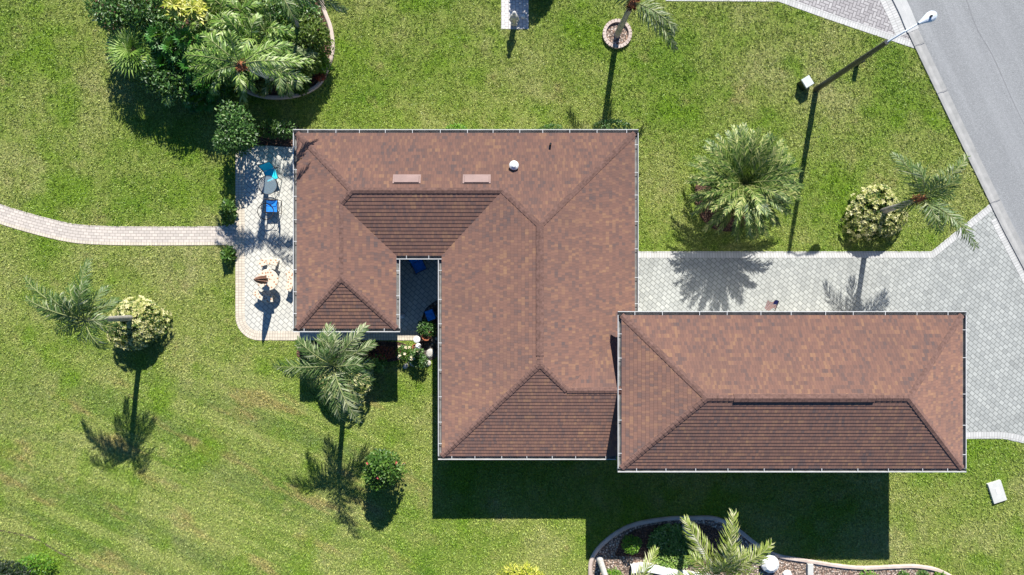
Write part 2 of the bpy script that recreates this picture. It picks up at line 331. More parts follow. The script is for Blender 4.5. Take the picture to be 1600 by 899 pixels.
M['dark'] = leafmat('dark_glossy_leaves', [(0, (0.015, 0.050, 0.008)), (0.5, (0.055, 0.14, 0.025)), (0.85, (0.14, 0.27, 0.06)), (1, (0.34, 0.44, 0.20))], 0.42, 0.5)
M['green'] = leafmat('green_leaves', [(0, (0.02, 0.06, 0.008)), (0.5, (0.06, 0.14, 0.015)), (0.85, (0.12, 0.22, 0.03)), (1, (0.24, 0.32, 0.08))])
M['hedge'] = leafmat('olive_green_leaves', [(0, (0.04, 0.08, 0.01)), (0.5, (0.12, 0.19, 0.025)), (1, (0.30, 0.36, 0.10))])
M['bright'] = leafmat('bright_green_leaves', [(0, (0.04, 0.12, 0.008)), (0.5, (0.10, 0.24, 0.012)), (1, (0.26, 0.40, 0.04))])
M['phil'] = leafmat('philodendron_leaves', [(0, (0.015, 0.07, 0.01)), (0.5, (0.05, 0.20, 0.02)), (1, (0.16, 0.36, 0.08))], 0.42, 0.5)
M['variegated'] = leafmat('variegated_leaves', [(0, (0.02, 0.05, 0.01)), (0.3, (0.08, 0.14, 0.02)), (0.6, (0.36, 0.36, 0.10)), (1, (0.62, 0.58, 0.30))], 0.45, 0.4, 0.15)
M['yellow'] = leafmat('yellow_leaves', [(0, (0.10, 0.17, 0.02)), (0.5, (0.40, 0.42, 0.04)), (1, (0.72, 0.66, 0.18))], 0.4, 0.4, 0.2)
M['redleaf'] = leafmat('red_leaves', [(0, (0.10, 0.02, 0.01)), (1, (0.42, 0.07, 0.04))]); M['pinkfl'] = plain('pink_petals', (0.60, 0.12, 0.12), 0.7, 0.2)
M['creamfl'] = plain('pale_petals', (0.70, 0.62, 0.42), 0.7, 0.2)
M['rachis'] = plain('frond_stem', (0.20, 0.22, 0.08), 0.6, 0.3)
def mat_trunk(name, a, b):
    q = N(name, 0.85, 0.2); u, v_, _ = q.sep(q.uv()); s = q.m('FRACT', q.m('MULTIPLY', v_, 9.0)); n1 = q.noise(q.geo(), 6, 4)
    c = q.ramp(n1, [(0.3, a), (0.7, b)]); c = q.mix(q.ramp(s, [(0.0, 0.5), (0.2, 0.0)]), c, tuple(x * 0.4 for x in a)); q.bump(s, 0.4, 0.02); return q.color(c)
M['trunk'] = mat_trunk('grey_palm_trunk', (0.24, 0.22, 0.19), (0.38, 0.36, 0.32)); M['trunk_pale'] = mat_trunk('pale_palm_trunk', (0.45, 0.43, 0.40), (0.66, 0.64, 0.61))
M['bark'] = mat_trunk('brown_stem', (0.08, 0.055, 0.035), (0.16, 0.11, 0.07)); M['husk'] = plain('red_brown_husk', (0.23, 0.09, 0.045), 0.9, 0.1, var=0.5, scale=25)

# ------------------------------------------------------------------ ground surfaces (structure)
def pip(P, poly):
    x, y = P[:, 0], P[:, 1]; ins = np.zeros(len(P), bool); n = len(poly)
    for i in range(n):
        x1, y1 = poly[i]; x2, y2 = poly[(i + 1) % n]
        if y1 == y2: continue
        c = ((y1 > y) != (y2 > y)) & (x < (x2 - x1) * (y - y1) / (y2 - y1) + x1); ins ^= c
    return ins
def smooth_line(pts, n=8):
    out = []; P = [Vector((p[0], p[1], 0)) for p in pts]
    for i in range(len(P) - 1):
        p0, p1, p2, p3 = P[max(i - 1, 0)], P[i], P[i + 1], P[min(i + 2, len(P) - 1)]
        for k in range(n):
            t = k / n; q = 0.5 * ((2 * p1) + (-p0 + p2) * t + (2 * p0 - 5 * p1 + 4 * p2 - p3) * t * t + (-p0 + 3 * p1 - 3 * p2 + p3) * t ** 3); out.append((q.x, q.y))
    out.append((P[-1].x, P[-1].y)); return out
def offset_line(line, d):
    out = []; n = len(line)
    for i in range(n):
        a = Vector(line[max(i - 1, 0)]); b = Vector(line[i]); c = Vector(line[min(i + 1, n - 1)])
        d1 = (b - a).normalized() if i else (c - b).normalized(); d2 = (c - b).normalized() if i < n - 1 else d1
        t = (d1 + d2).normalized(); nrm = Vector((-t.y, t.x)); k = max(0.5, nrm.dot(Vector((-d1.y, d1.x))))
        out.append(tuple(b + nrm * d / k))
    return out
EXCL = []
def sheet(name, poly, z, mat, excl=True, kind='structure', dz=0.25):
    mb = MB(); n = len(poly); a = sum(poly[i][0] * poly[(i + 1) % n][1] - poly[(i + 1) % n][0] * poly[i][1] for i in range(n))
    if a < 0: poly = poly[::-1]
    mb.face([(x, y, z) for x, y in poly])
    for i in range(n):
        p, q = poly[i], poly[(i + 1) % n]; mb.face([(p[0], p[1], z - dz), (q[0], q[1], z - dz), (q[0], q[1], z), (p[0], p[1], z)])
    if excl: EXCL.append(poly)
    return tag(mb.build(name, mat), kind=kind)
def ribbon_mb(mb, line, prof, closed=False):
    """prof: list of (offset left of the line, z)"""
    ls = [offset_line(line, d) for d, z in prof]; L = 0
    for i in range(len(line) - 1):
        l2 = L + (Vector(line[i + 1]) - Vector(line[i])).length
        for k in range(len(prof) - 1):
            A, B = ls[k], ls[k + 1]; za, zb = prof[k][1], prof[k + 1][1]; va, vb = abs(prof[k][0] - prof[0][0]), abs(prof[k + 1][0] - prof[0][0])
            pts = [(*A[i], za), (*A[i + 1], za), (*B[i + 1], zb), (*B[i], zb)]
            mb.face(pts, 0.5, [(L, va), (l2, va), (l2, vb), (L, vb)])
        L = l2
    return ls
def ribbon(name, line, prof, mat, kind='structure', excl=True):
    mb = MB(); ls = ribbon_mb(mb, line, prof)
    if excl: EXCL.append(list(ls[0]) + list(ls[-1])[::-1])
    return tag(mb.build(name, mat), kind=kind)

sheet('lawn', [(-600, -600), (600, -600), (600, 600), (-600, 600)], 0.0, M['lawn'], excl=False, dz=0.5)
# road and kerb on the right
kin = [(1080, -560), (1210, -330), (1305, -170), (1395, 0), (1428, 73), (1546, 318), (1600, 423), (1800, 800), (2200, 1560)]
kl = smooth_line(GL(kin), 6)
ribbon('kerb', kl, [(0.0, -0.1), (0.0, 0.055), (0.10, 0.06), (0.14, 0.055), (0.28, 0.018), (0.50, 0.022), (0.50, -0.1)], M['kerb'])
ribbon('driveway_apron_kerb', [p for p in kl if -2.0 < (449.5 - 72) / PPM - 0 and p[1] > G(0, 70)[1] and p[1] < G(0, -150)[1]], [(-0.03, -0.1), (-0.03, 0.062), (0.24, 0.064), (0.25, 0.03), (0.54, 0.027), (0.54, -0.1)], M['kerb_new'], excl=False)
ribbon('road', kl, [(0.50, 0.012), (8.2, 0.012)], M['road'])
ribbon('far_kerb', kl, [(8.2, 0.0), (8.2, 0.02), (8.45, 0.02), (8.6, 0.06), (8.75, 0.06), (8.75, -0.1)], M['kerb'])
sm = smooth_line(GL([(1480, -100), (1520, 30), (1552, 90), (1590, 175), (1640, 270)]), 4)
ribbon('asphalt_seam', sm, [(-0.012, 0.016), (0.012, 0.016)], M['seam'], excl=False)
for k, yy in enumerate((68, 147, 318, 410)):
    p = min(kl, key=lambda q: abs(q[1] - G(0, yy)[1])); d = Vector((0.92, 0.40)).normalized()
    mb = MB(); a = Vector(p); ribbon_mb(mb, [tuple(a), tuple(a + d * 0.52)], [(-0.012, 0.068), (0.012, 0.068)])
    tag(mb.build('kerb_joint', M['seam']), kind='structure')
# main driveway
kd = [p for p in kl if G(0, 760)[1] < p[1] < G(0, 318)[1]]
drive_n = GL([(985, 393), (1455, 393), (1546, 319)])
drive = drive_n + kd[1:] + GL([(1700, 760), (1640, 715), (1600, 693), (1567, 686), (1500, 686), (985, 686)])
sheet('driveway', drive, 0.012, M['drive'])
ribbon('driveway_border', GL([(985, 393), (1455, 393), (1546, 319)]), [(-0.30, 0.016), (0.0, 0.016)], M['border'], excl=False)
ribbon('driveway_border', smooth_line(GL([(1500, 686), (1540, 685), (1570, 686), (1600, 693), (1640, 715), (1700, 760)]), 4), [(0.30, 0.016), (0.0, 0.016)], M['border'], excl=False)
ribbon('driveway_border', kd, [(-0.30, 0.017), (-0.01, 0.017)], M['border'], excl=False)
# neighbour's driveway at the top
kn = [p for p in kl if G(0, 66)[1] < p[1] < G(0, -260)[1]]
nd = GL([(1040, 2), (1216, 3), (1300, 33), (1428, 76)])
sheet('neighbour_driveway', nd + kn[::-1] + GL([(1040, -260)]), 0.012, M['nb_drive'])
ribbon('neighbour_driveway_border', nd, [(0.0, 0.016), (0.30, 0.016)], M['border'], excl=False)
ribbon('neighbour_driveway_border', kn, [(-0.55, 0.017), (-0.03, 0.017)], M['border'], excl=False)
# patio, path, courtyard
arc = [G(405 - 37 * math.cos(R(a)), 494 + 38 * math.sin(R(a))) for a in range(0, 91, 10)]
patio = GL([(400, 228), (372, 240), (368, 262), (368, 490)]) + arc + GL([(470, 532), (700, 532), (700, 395), (600, 395), (600, 228)])
sheet('patio', patio, 0.014, M['patio'])
ribbon('patio_border', GL([(368, 235), (368, 350), (368, 380), (368, 490)]) + arc[1:] + GL([(470, 532), (672, 532)]), [(0.0, 0.018), (0.42, 0.018)], M['pborder'], excl=False)
pc = smooth_line(GL([(-300, 270), (-120, 305), (-40, 322), (30, 344), (100, 362), (150, 367.5), (230, 369), (340, 368.5), (375, 368.5)]), 6)
ribbon('path', pc, [(-0.43, 0.010), (0.43, 0.010)], M['path'])
ribbon('path_border', pc, [(-0.43, 0.021), (-0.29, 0.021)], M['pborder'], excl=False)
for s_ in (1, -1):
    tri = GL([(340, 368 - s_ * 10), (340, 368 - s_ * 14), (355, 368 - s_ * 16), (369, 368 - s_ * 24), (369, 368 - s_ * 10)]); sheet('path_flare', tri, 0.013, M['patio'])
sheet('garden_pad', GL([(783, -60), (826, -60), (826, 46), (783, 46)]), 0.014, M['stone'])
_p = MB(); ribbon_mb(_p, GL([(783.5, 45.5), (783.5, -60)]), [(0, 0.018), (-1.22, 0.018)]); tag(_p.build('garden_pad_pavers', M['pad']), kind='structure')
# planting beds
def bed(name, pts, mat, z=0.03, closed=True, n=6):
    ln = smooth_line(GL(pts + [pts[0]]) if closed else GL(pts), n); sheet(name, ln[:-1] if closed else ln, z, mat); return ln
bedA = bed('planting_bed', [(160, -120), (150, 20), (185, 60), (215, 110), (265, 130), (330, 135), (368, 128), (385, 142), (410, 151), (440, 153), (470, 148), (497, 134), (511, 110), (520, 80), (517, 45), (505, 10), (490, -60), (400, -140)], M['mulch'])
edA = smooth_line(GL([(366, 126), (385, 142), (410, 151), (440, 153), (470, 148), (497, 134), (511, 110), (520, 80), (517, 45), (505, 10), (490, -60)]), 6)
EDGE = [(-0.09, -0.05), (-0.09, 0.08), (-0.05, 0.115), (0.05, 0.115), (0.09, 0.08), (0.09, -0.05)]
tag(ribbon('bed_edging', edA, EDGE, M['edging'], kind=None), 'curved concrete edging round the leafy bed in the upper left', 'garden edging')
bottom = [(924, 960), (922, 899), (925, 872), (945, 846), (983, 822), (1035, 811), (1080, 809), (1118, 810), (1150, 826), (1185, 853), (1215, 868), (1260, 876), (1310, 884), (1350, 887), (1400, 885), (1435, 885), (1470, 893), (1500, 915), (1520, 960)]
bedB = smooth_line(GL(bottom), 6); sheet('planting_bed_pebbles', bedB + GL([(1520, 1150), (924, 1150)]), 0.03, M['gravel'])
tag(ribbon('bed_edging', bedB, EDGE, M['edging'], kind=None), 'long curved edging round the pebble bed at the bottom right', 'garden edging')
sheet('planting_bed_mulch', smooth_line(GL([(960, 868), (975, 838), (1010, 822), (1060, 818), (1110, 822), (1140, 850), (1120, 880), (1060, 885), (1010, 872), (960, 868)]), 4)[:-1], 0.036, M['mulch'])
ring = [G(964 + 22 * math.cos(R(a)), 54 + 22 * math.sin(R(a))) for a in range(0, 361, 15)]
sheet('ring_mulch', ring[:-1], 0.04, M['gravel'])
mb = MB()
for k in range(26):
    a = 2 * math.pi * k / 26; c = G(964, 54); rr = 0.585
    mb.box((c[0] + rr * math.cos(a), c[1] + rr * math.sin(a), 0.07), (0.15, 0.125, 0.14), Matrix.Rotation(a, 3, 'Z'), r=random.random())
o = mb.build('tree_ring', M['edging']); tag(o, 'round ring of pale blocks round the palm foot at the top', 'garden edging'); EXCL.append([G(964 + 23 * math.cos(R(a)), 54 + 23 * math.sin(R(a))) for a in range(0, 360, 20)])
bed('palm_bed', [(1085, 315), (1087, 290), (1100, 275), (1130, 268), (1160, 275), (1172, 300), (1174, 330), (1165, 352), (1145, 362), (1115, 358), (1095, 340)], M['mulch'])
bed('corner_bed', [(398, 226), (400, 205), (425, 196), (462, 195), (470, 228)], M['mulch'])
bed('courtyard_rock_bed', [(655, 524), (660, 495), (670, 478), (695, 470), (700, 530), (680, 560), (655, 560), (650, 540)], M['rocks'])
bed('wall_bed', [(470, 535), (470, 560), (560, 566), (625, 562), (625, 535)], M['mulch'])

ribbon('worn_rut', smooth_line(GL([(-60, 822), (0, 829), (35, 836), (62, 845), (90, 862), (120, 876)]), 5), [(-.04, 0.012), (.04, 0.012)], M['ruts'], excl=False)
# ------------------------------------------------------------------ house and garage
COURSE = 0.143
def clip(poly, f):                 # keep f(p) >= 0
    out = []
    for i in range(len(poly)):
        a, b = poly[i], poly[(i + 1) % len(poly)]; fa, fb = f(a), f(b)
        if fa >= 0: out.append(a)
        if (fa >= 0) != (fb >= 0):
            t = fa / (fa - fb); out.append((a[0] + (b[0] - a[0]) * t, a[1] + (b[1] - a[1]) * t))
    return out
def roof_face(mb, poly, up, z0, pitch, th=0.012):
    """a roof plane laid in shingle courses, every course a tilted strip with a real butt edge"""
    ux, uy = up; T = lambda p: p[0] * ux + p[1] * uy; t0 = min(T(p) for p in poly); t1 = max(T(p) for p in poly)
    if sum(poly[i][0] * poly[(i + 1) % len(poly)][1] - poly[(i + 1) % len(poly)][0] * poly[i][1] for i in range(len(poly))) < 0: poly = poly[::-1]
    S = lambda p: -p[0] * uy + p[1] * ux; k = 0
    base = round((abs(poly[0][0]) + abs(poly[0][1])) * 37)
    while t0 + k * COURSE < t1 - 1e-4:
        a = t0 + k * COURSE; b = a + COURSE
        q = clip(clip(poly, lambda p: T(p) - a), lambda p: b - T(p))
        q2 = []
        for p in q:
            if not q2 or (abs(p[0] - q2[-1][0]) + abs(p[1] - q2[-1][1])) > 1e-5: q2.append(p)
        if len(q2) > 2:
            zz = lambda p: z0 + pitch * (T(p) - t0) + th * (1 - (T(p) - a) / COURSE)
            mb.face([(p[0], p[1], zz(p)) for p in q2], 0.5, [(S(p), base + k + 0.05 + 0.9 * (T(p) - a) / COURSE) for p in q2])
            lo = sorted([p for p in q2 if abs(T(p) - a) < 1e-5], key=S)
            if len(lo) >= 2:
                p, r_ = lo[0], lo[-1]; z = z0 + pitch * (a - t0)
                mb.face([(p[0], p[1], z - 0.004), (p[0], p[1], z + th), (r_[0], r_[1], z + th), (r_[0], r_[1], z - 0.004)], 0.5, [(S(p), base + k + .05), (S(p), base + k + .1), (S(r_), base + k + .1), (S(r_), base + k + .05)])
        k += 1
def cap_line(mb, p, q, drop, w_=0.115, h_=0.009, seg=0.2, lift=0.018):
    p, q = Vector(p), Vector(q); d = q - p; L = d.length; d.normalize(); sd_ = Vector((-d.y, d.x, 0)).normalized(); n = max(1, int(L / seg)); s_ = L / n
    for i in range(n):
        a = p + d * (i * s_); b = p + d * ((i + 1) * s_); la, lb = lift + h_, lift
        for sg in (1, -1):
            e = sd_ * sg * w_; P = [a + Vector((0, 0, la)), a + e + Vector((0, 0, la - drop * w_)), b + e + Vector((0, 0, lb - drop * w_)), b + Vector((0, 0, lb))]
            if sg < 0: P = P[::-1]
            mb.face(P, random.random())
            mb.face([a + e + Vector((0, 0, la - drop * w_)), a + e + Vector((0, 0, -drop * w_ - .03)), b + e + Vector((0, 0, -drop * w_ - .03)), b + e + Vector((0, 0, lb - drop * w_))])
        mb.face([a + sd_ * w_ + Vector((0, 0, la - drop * w_)), a + Vector((0, 0, la)), a - sd_ * w_ + Vector((0, 0, la - drop * w_)), a - sd_ * w_ + Vector((0, 0, -drop * w_)), a, a + sd_ * w_ + Vector((0, 0, -drop * w_))])
def gutter(parent, a, b, out, z, brk=1.07, ends=(0, 0)):
    """a U-shaped trough along the eave from a to b; out = outward direction"""
    a, b, out = Vector((*a, 0)), Vector((*b, 0)), Vector((*out, 0)); d = (b - a).normalized(); a = a - d * ends[0]; b = b + d * ends[1]
    W = 0.15; mb = MB()
    prof = [(-0.02, -0.02), (0.0, -0.13), (0.10, -0.13), (W - 0.025, -0.03), (W - 0.025, 0.0), (W, 0.0), (W, -0.05), (0.11, -0.145), (-0.02, -0.145)]
    for i in range(len(prof) - 1):
        (o1, z1), (o2, z2) = prof[i], prof[i + 1]; m_ = 1 if i < 3 else 0
        mb.face([a + out * o1 + Vector((0, 0, z + z1)), b + out * o1 + Vector((0, 0, z + z1)), b + out * o2 + Vector((0, 0, z + z2)), a + out * o2 + Vector((0, 0, z + z2))], 0.5, None, m_)
    for e in (a, b): mb.face([e + out * o1 + Vector((0, 0, z + z1)) for o1, z1 in [(-0.02, -0.02), (W, 0.0), (W, -0.05), (0.11, -0.145), (-0.02, -0.145)]])
    g = mb.build('gutter', [M['gutter'], M['trough_shade']], parent)
    L = (b - a).length; n = max(1, round(L / brk)); rot = Matrix((d, out, Vector((0, 0, 1)))).transposed()
    for i in range(n):
        s_ = MB(); p = a + d * ((i + 0.5 + random.uniform(-.12, .12)) * L / n) + out * (W / 2 - 0.01) + Vector((0, 0, z - 0.004)); s_.box(p, (0.022, W - 0.01, 0.012), rot); s_.build('bracket', M['gutter'], g)
    return g
def walls(name, poly, z0, z1, mat, parent):
    mb = MB(); n = len(poly)
    for i in range(n):
        p, q = poly[i], poly[(i + 1) % n]; mb.face([(*p, z0), (*q, z0), (*q, z1), (*p, z1)])
    return mb.build(name, mat, parent)
def window(parent, x, y, nrm, w_, h_, zc):
    nx, ny = nrm; rot = Matrix((Vector((-ny, nx, 0)), Vector((nx, ny, 0)), Vector((0, 0, 1)))).transposed(); mb = MB()
    for sx, sz, dx, dz in ((w_ + .12, .07, 0, h_ / 2), (w_ + .12, .07, 0, -h_ / 2), (.07, h_ - .075, w_ / 2, 0), (.07, h_ - .075, -w_ / 2, 0), (.04, h_ - .075, 0, 0)):
        mb.box(Vector((x, y, zc)) + rot @ Vector((dx, 0.02, dz)), (sx, 0.07, sz), rot)
    f = mb.build('window', M['white'], parent); g = MB(); g.box(Vector((x, y, zc)) + rot @ Vector((0, 0.008, 0)), (w_ - .04, 0.02, h_ - .04), rot); g.build('pane', M['glass'], f); return f
def door(parent, x, y, nrm, w_, h_, panels, mat, name='door', handle=True):
    nx, ny = nrm; rot = Matrix((Vector((-ny, nx, 0)), Vector((nx, ny, 0)), Vector((0, 0, 1)))).transposed(); mb = MB(); z0 = 0.03
    mb.box(Vector((x, y, z0 + h_ / 2)), (w_, .05, h_), rot)
    for i in range(panels):
        nn = max(1, round(w_ / .8))
        for j in range(nn): mb.box(Vector((x, y, z0 + h_ * (i + .5) / panels)) + rot @ Vector((w_ * ((j + .5) / nn - .5), .03, 0)), (w_ / nn - .1, .03, h_ / panels - .1), rot)
    d = mb.build(name, mat, parent)
    if handle: g = MB(); g.box(Vector((x, y, 1.0)) + rot @ Vector((w_ * .38, .07, 0)), (.12, .04, .03), rot); g.build('handle', M['dkbrown'], d)
    return d

ZE, PT = 2.66, 0.45
X0, X1, X2, X3 = -8.94, -4.80, -2.92, 5.10; Y0, Y1, Y2, Y3 = 6.42, 1.32, -1.70, -7.00; XG = 4.74; YE = -1.16
house = empty('house', (-2, 1, 0), 'main house with red brown hip roof wrapped round a narrow courtyard', 'house')
def rel(o, root): o.location = -Vector(root.location); return o
yR = (Y0 + Y1) / 2; rn = (Y0 - Y1) / 2
R1 = (X0 + rn, yR); R2 = (X2 + rn, yR); mx_ = (X2 + X3) / 2; rm = (X3 - X2) / 2; M1 = (mx_, Y0 - rm); M2 = (mx_, Y3 + rm)
wx = (X0 + X1) / 2; rw = (X1 - X0) / 2; W1 = (wx, Y1 + rw); W2 = (wx, Y2 + rw)
re_ = 2.92; yX = Y3 + re_; XX = (X3 - re_, yX)
mb = MB()
faces = [([(X0, Y0), (X3, Y0), M1, R2, R1], (0, -1)), ([(X3, Y0), (X3, YE), XX, M2, M1], (-1, 0)),
         ([(X3 - .36, YE - .36), (XG, yX), XX], (0, -1)), ([(X2, Y3), (XG, Y3), (XG, yX), XX, M2], (0, 1)),
         ([(X2, Y1), (X2, Y3), M2, M1, R2], (1, 0)), ([(X1, Y1), (X2, Y1), R2, R1, W1], (0, 1)),
         ([(X0, Y0), (X0, Y2), W2, W1, R1], (1, 0)), ([(X1, Y2), (X1, Y1), W1, W2], (-1, 0)), ([(X0, Y2), (X1, Y2), W2], (0, 1))]
for i, (p, u) in enumerate(faces): roof_face(mb, p, u, ZE + (PT * .36 if i == 2 else 0), PT)
roof = rel(mb.build('roof', M['shingle'], house), house)
def Z(p, pts_eave): return ZE
def V3(p, t): return (p[0], p[1], ZE + PT * t)
hips = [(V3((X0, Y0), 0), V3(R1, rn)), (V3((X3, Y0), 0), V3(M1, rm)), (V3(R2, rn), V3(M1, rm)), (V3((X2, Y3), 0), V3(M2, rm)), (V3(XX, re_), V3(M2, rm)),
        (V3(W1, rw), V3(R1, rn)), (V3((X0, Y2), 0), V3(W2, rw)), (V3((X1, Y2), 0), V3(W2, rw))]
ridges = [(V3(R1, rn), V3(R2, rn)), (V3(M2, rm), V3(M1, rm)), (V3(W2, rw), V3(W1, rw)), (V3(XX, re_), V3((XG, yX), re_))]
for a, b in hips: c_ = MB(); cap_line(c_, a, b, PT * .707); c_.build('ridge_cap', M['cap'], roof)
for i, (a, b) in enumerate(ridges): c_ = MB(); cap_line(c_, a, b, PT, *((.09, .004, .2, .014) if i == 2 else ())); c_.build('ridge_cap', M['cap'], roof)
def ridge_vent(parent, a, b, drop):
    c_ = MB(); cap_line(c_, a, b, drop, 0.15, 0.006, 0.25, 0.045); return c_.build('ridge_vent', M['cap'], parent)
zr = ZE + PT * rm; ridge_vent(roof, (mx_, G(0, 353, zr)[1], zr), (mx_, G(0, 556, zr)[1], zr), PT)
# roof fittings
for px in (636, 745):
    p = G3(px, 281, 3.55); zc = ZE + PT * (Y0 - p.y); rot = Matrix.Rotation(-math.atan(PT), 3, 'X'); c_ = MB(); c_.box((p.x, p.y, zc + 0.045), (1.02, 0.32, 0.07), rot, top_scale=.96); c_.box((p.x, p.y + .02, zc + 0.022), (1.12, 0.42, 0.012), rot)
    c_.build('roof_vent', M['ventbrown'], roof)
p = G3(803, 259, 3.45); zc = ZE + PT * (Y0 - p.y); c_ = MB()
c_.lathe([(0.19, -0.08), (0.19, 0.0), (0.10, 0.03), (0.10, 0.14), (0.19, 0.15), (0.19, 0.19), (0.13, 0.24), (0.10, 0.24), (0.09, 0.29), (0.0, 0.31)], (p.x, p.y, zc), 28); c_.build('turbine_vent', M['white'], roof, smooth=True)
p = G3(860, 226, 3.0); zc = ZE + PT * (Y0 - p.y); c_ = MB(); c_.tube([(p.x, p.y, zc - .05), (p.x, p.y, zc + .26)], 0.045, 12); c_.build('vent_pipe', M['black'], roof)
# eaves
eave = [(X0, Y0), (X0, Y2), (X1, Y2), (X1, Y1), (X2, Y1), (X2, Y3), (XG, Y3), (XG, YE), (X3, YE), (X3, Y0)]
def inset(poly, d): return [tuple(q) for q in offset_line([poly[-1]] + poly + [poly[0]], d)[1:-1]]
wp = inset(eave, 0.42)
c_ = MB(); c_.face([(x, y, ZE - .16) for x, y in eave][::-1])
o = rel(c_.build('soffit', M['fascia'], house), house)
o = rel(walls('fascia', inset(eave, 0.004), ZE - .16, ZE + .004, M['fascia'], house), house)
o = rel(walls('wall', wp, -0.2, ZE - .163, M['stucco'], house), house)
EXCL.append(wp)
gr = []
for a, b, n_, e in (((X0, Y0), (X3, Y0), (0, 1), (.15, .15)), ((X3, Y0), (X3, YE), (1, 0), (0, 0)), ((X2, Y3), (XG - .42, Y3), (0, -1), (.15, 0)), ((X2, Y1 - .17), (X2, Y3), (-1, 0), (0, 0)),
                    ((X1, Y1), (X2, Y1), (0, -1), (0, 0)), ((X1, Y2), (X1, Y1 - .17), (1, 0), (0, 0)), ((X0, Y2), (X1, Y2), (0, -1), (.15, .15)), ((X0, Y0), (X0, Y2), (-1, 0), (0, 0))):
    gr.append(rel(gutter(house, a, b, n_, ZE + .012, ends=e), house))
for x, y, n_, w_, h_, zc in ((-7, wp[9][1], (0, 1), 1.6, 1.2, 1.5), (-3, wp[9][1], (0, 1), 1.2, 1.2, 1.5), (1.5, wp[9][1], (0, 1), 1.6, 1.2, 1.5), (wp[0][0], 5, (-1, 0), 1.2, 1.2, 1.5), (wp[0][0], 0.4, (-1, 0), 1.2, 1.2, 1.5),
                           (-7, wp[1][1], (0, -1), 1.4, 1.2, 1.5), (wp[5][0], -3.5, (-1, 0), 1.4, 1.2, 1.5), (wp[5][0], -0.3, (-1, 0), 1.2, 1.2, 1.5), (-1.2, wp[5][1], (0, -1), 1.4, 1.2, 1.5), (2.2, wp[5][1], (0, -1), 1.4, 1.2, 1.5), (wp[9][0], 4, (1, 0), 1.6, 1.2, 1.5)):
    rel(window(house, x, y, n_, w_, h_, zc), house)
rel(door(house, (X1 + X2) / 2, wp[3][1], (0, -1), 1.0, 2.05, 3, M['dkbrown']), house); rel(door(house, wp[0][0], 2.6, (-1, 0), 1.8, 2.05, 1, M['glass'], 'patio_door'), house)
rel(door(house, wp[9][0], 1.2, (1, 0), 1.0, 2.05, 3, M['white']), house)

ZG, PG = 4.02, 0.52; gx0, gx1, gy0, gy1 = 4.33, 17.81, -7.15, -1.09; rg = (gy1 - gy0) / 2; yg = (gy0 + gy1) / 2
garage = empty('garage', (11, -4, 0), 'tall garage with long red brown hip roof standing on the driveway', 'garage')
ga = (gx0 + rg - .1, yg); gb = (gx1 - rg, yg); mb = MB()
for p, u in (([(gx0, gy1), (gx1, gy1), gb, ga], (0, -1)), ([(gx1, gy1), (gx1, gy0), gb], (-1, 0)), ([(gx0, gy0), (gx1, gy0), gb, ga], (0, 1)), ([(gx0, gy1), (gx0, gy0), ga], (1, 0))): roof_face(mb, p, u, ZG, PG if u[0] != 1 else PG * rg / (rg - .1))
groof = rel(mb.build('roof', M['shingle'], garage), garage); zt = ZG + PG * rg
for a in ((gx0, gy1, ZG), (gx0, gy0, ZG)): c_ = MB(); cap_line(c_, a, (*ga, zt), PG * .707); c_.build('ridge_cap', M['cap'], groof)
for a in ((gx1, gy1, ZG), (gx1, gy0, ZG)): c_ = MB(); cap_line(c_, a, (*gb, zt), PG * .707); c_.build('ridge_cap', M['cap'], groof)
c_ = MB(); cap_line(c_, (*ga, zt), (*gb, zt), PG); c_.build('ridge_cap', M['cap'], groof)
ridge_vent(groof, (G(1147, 0, zt)[0], yg, zt), (G(1367, 0, zt)[0], yg, zt), PG)
ge = [(gx0, gy0), (gx1, gy0), (gx1, gy1), (gx0, gy1)]; gw = inset(ge, 0.42)
c_ = MB(); c_.face([(x, y, ZG - .16) for x, y in ge][::-1]); rel(c_.build('soffit', M['fascia'], garage), garage)
rel(walls('fascia', inset(ge, .004), ZG - .16, ZG + .004, M['fascia'], garage), garage); rel(walls('wall', gw, -.2, ZG - .163, M['stucco'], garage), garage); EXCL.append(gw)
for a, b, n_, e in (((gx0, gy1), (gx1, gy1), (0, 1), (.15, .15)), ((gx0, gy0), (gx1, gy0), (0, -1), (.15, .15)), ((gx0, gy0), (gx0, gy1), (-1, 0), (0, 0)), ((gx1, gy0), (gx1, gy1), (1, 0), (0, 0))): rel(gutter(garage, a, b, n_, ZG + .012, 1.3, e), garage)
rel(door(garage, 8.2, gw[2][1], (0, 1), 4.9, 2.3, 4, M['door'], 'garage_door', False), garage); rel(door(garage, gw[1][0], -3.6, (1, 0), 3.6, 3.3, 5, M['door'], 'garage_door', False), garage)
rel(door(garage, 16.3, gw[2][1], (0, 1), .95, 2.05, 3, M['white']), garage)
for x in (7.5, 11, 14.5): rel(window(garage, x, gw[0][1], (0, -1), 1.3, 1.1, 1.7), garage)
rel(window(garage, 13.4, gw[2][1], (0, 1), 1.3, 1.1, 1.7), garage)

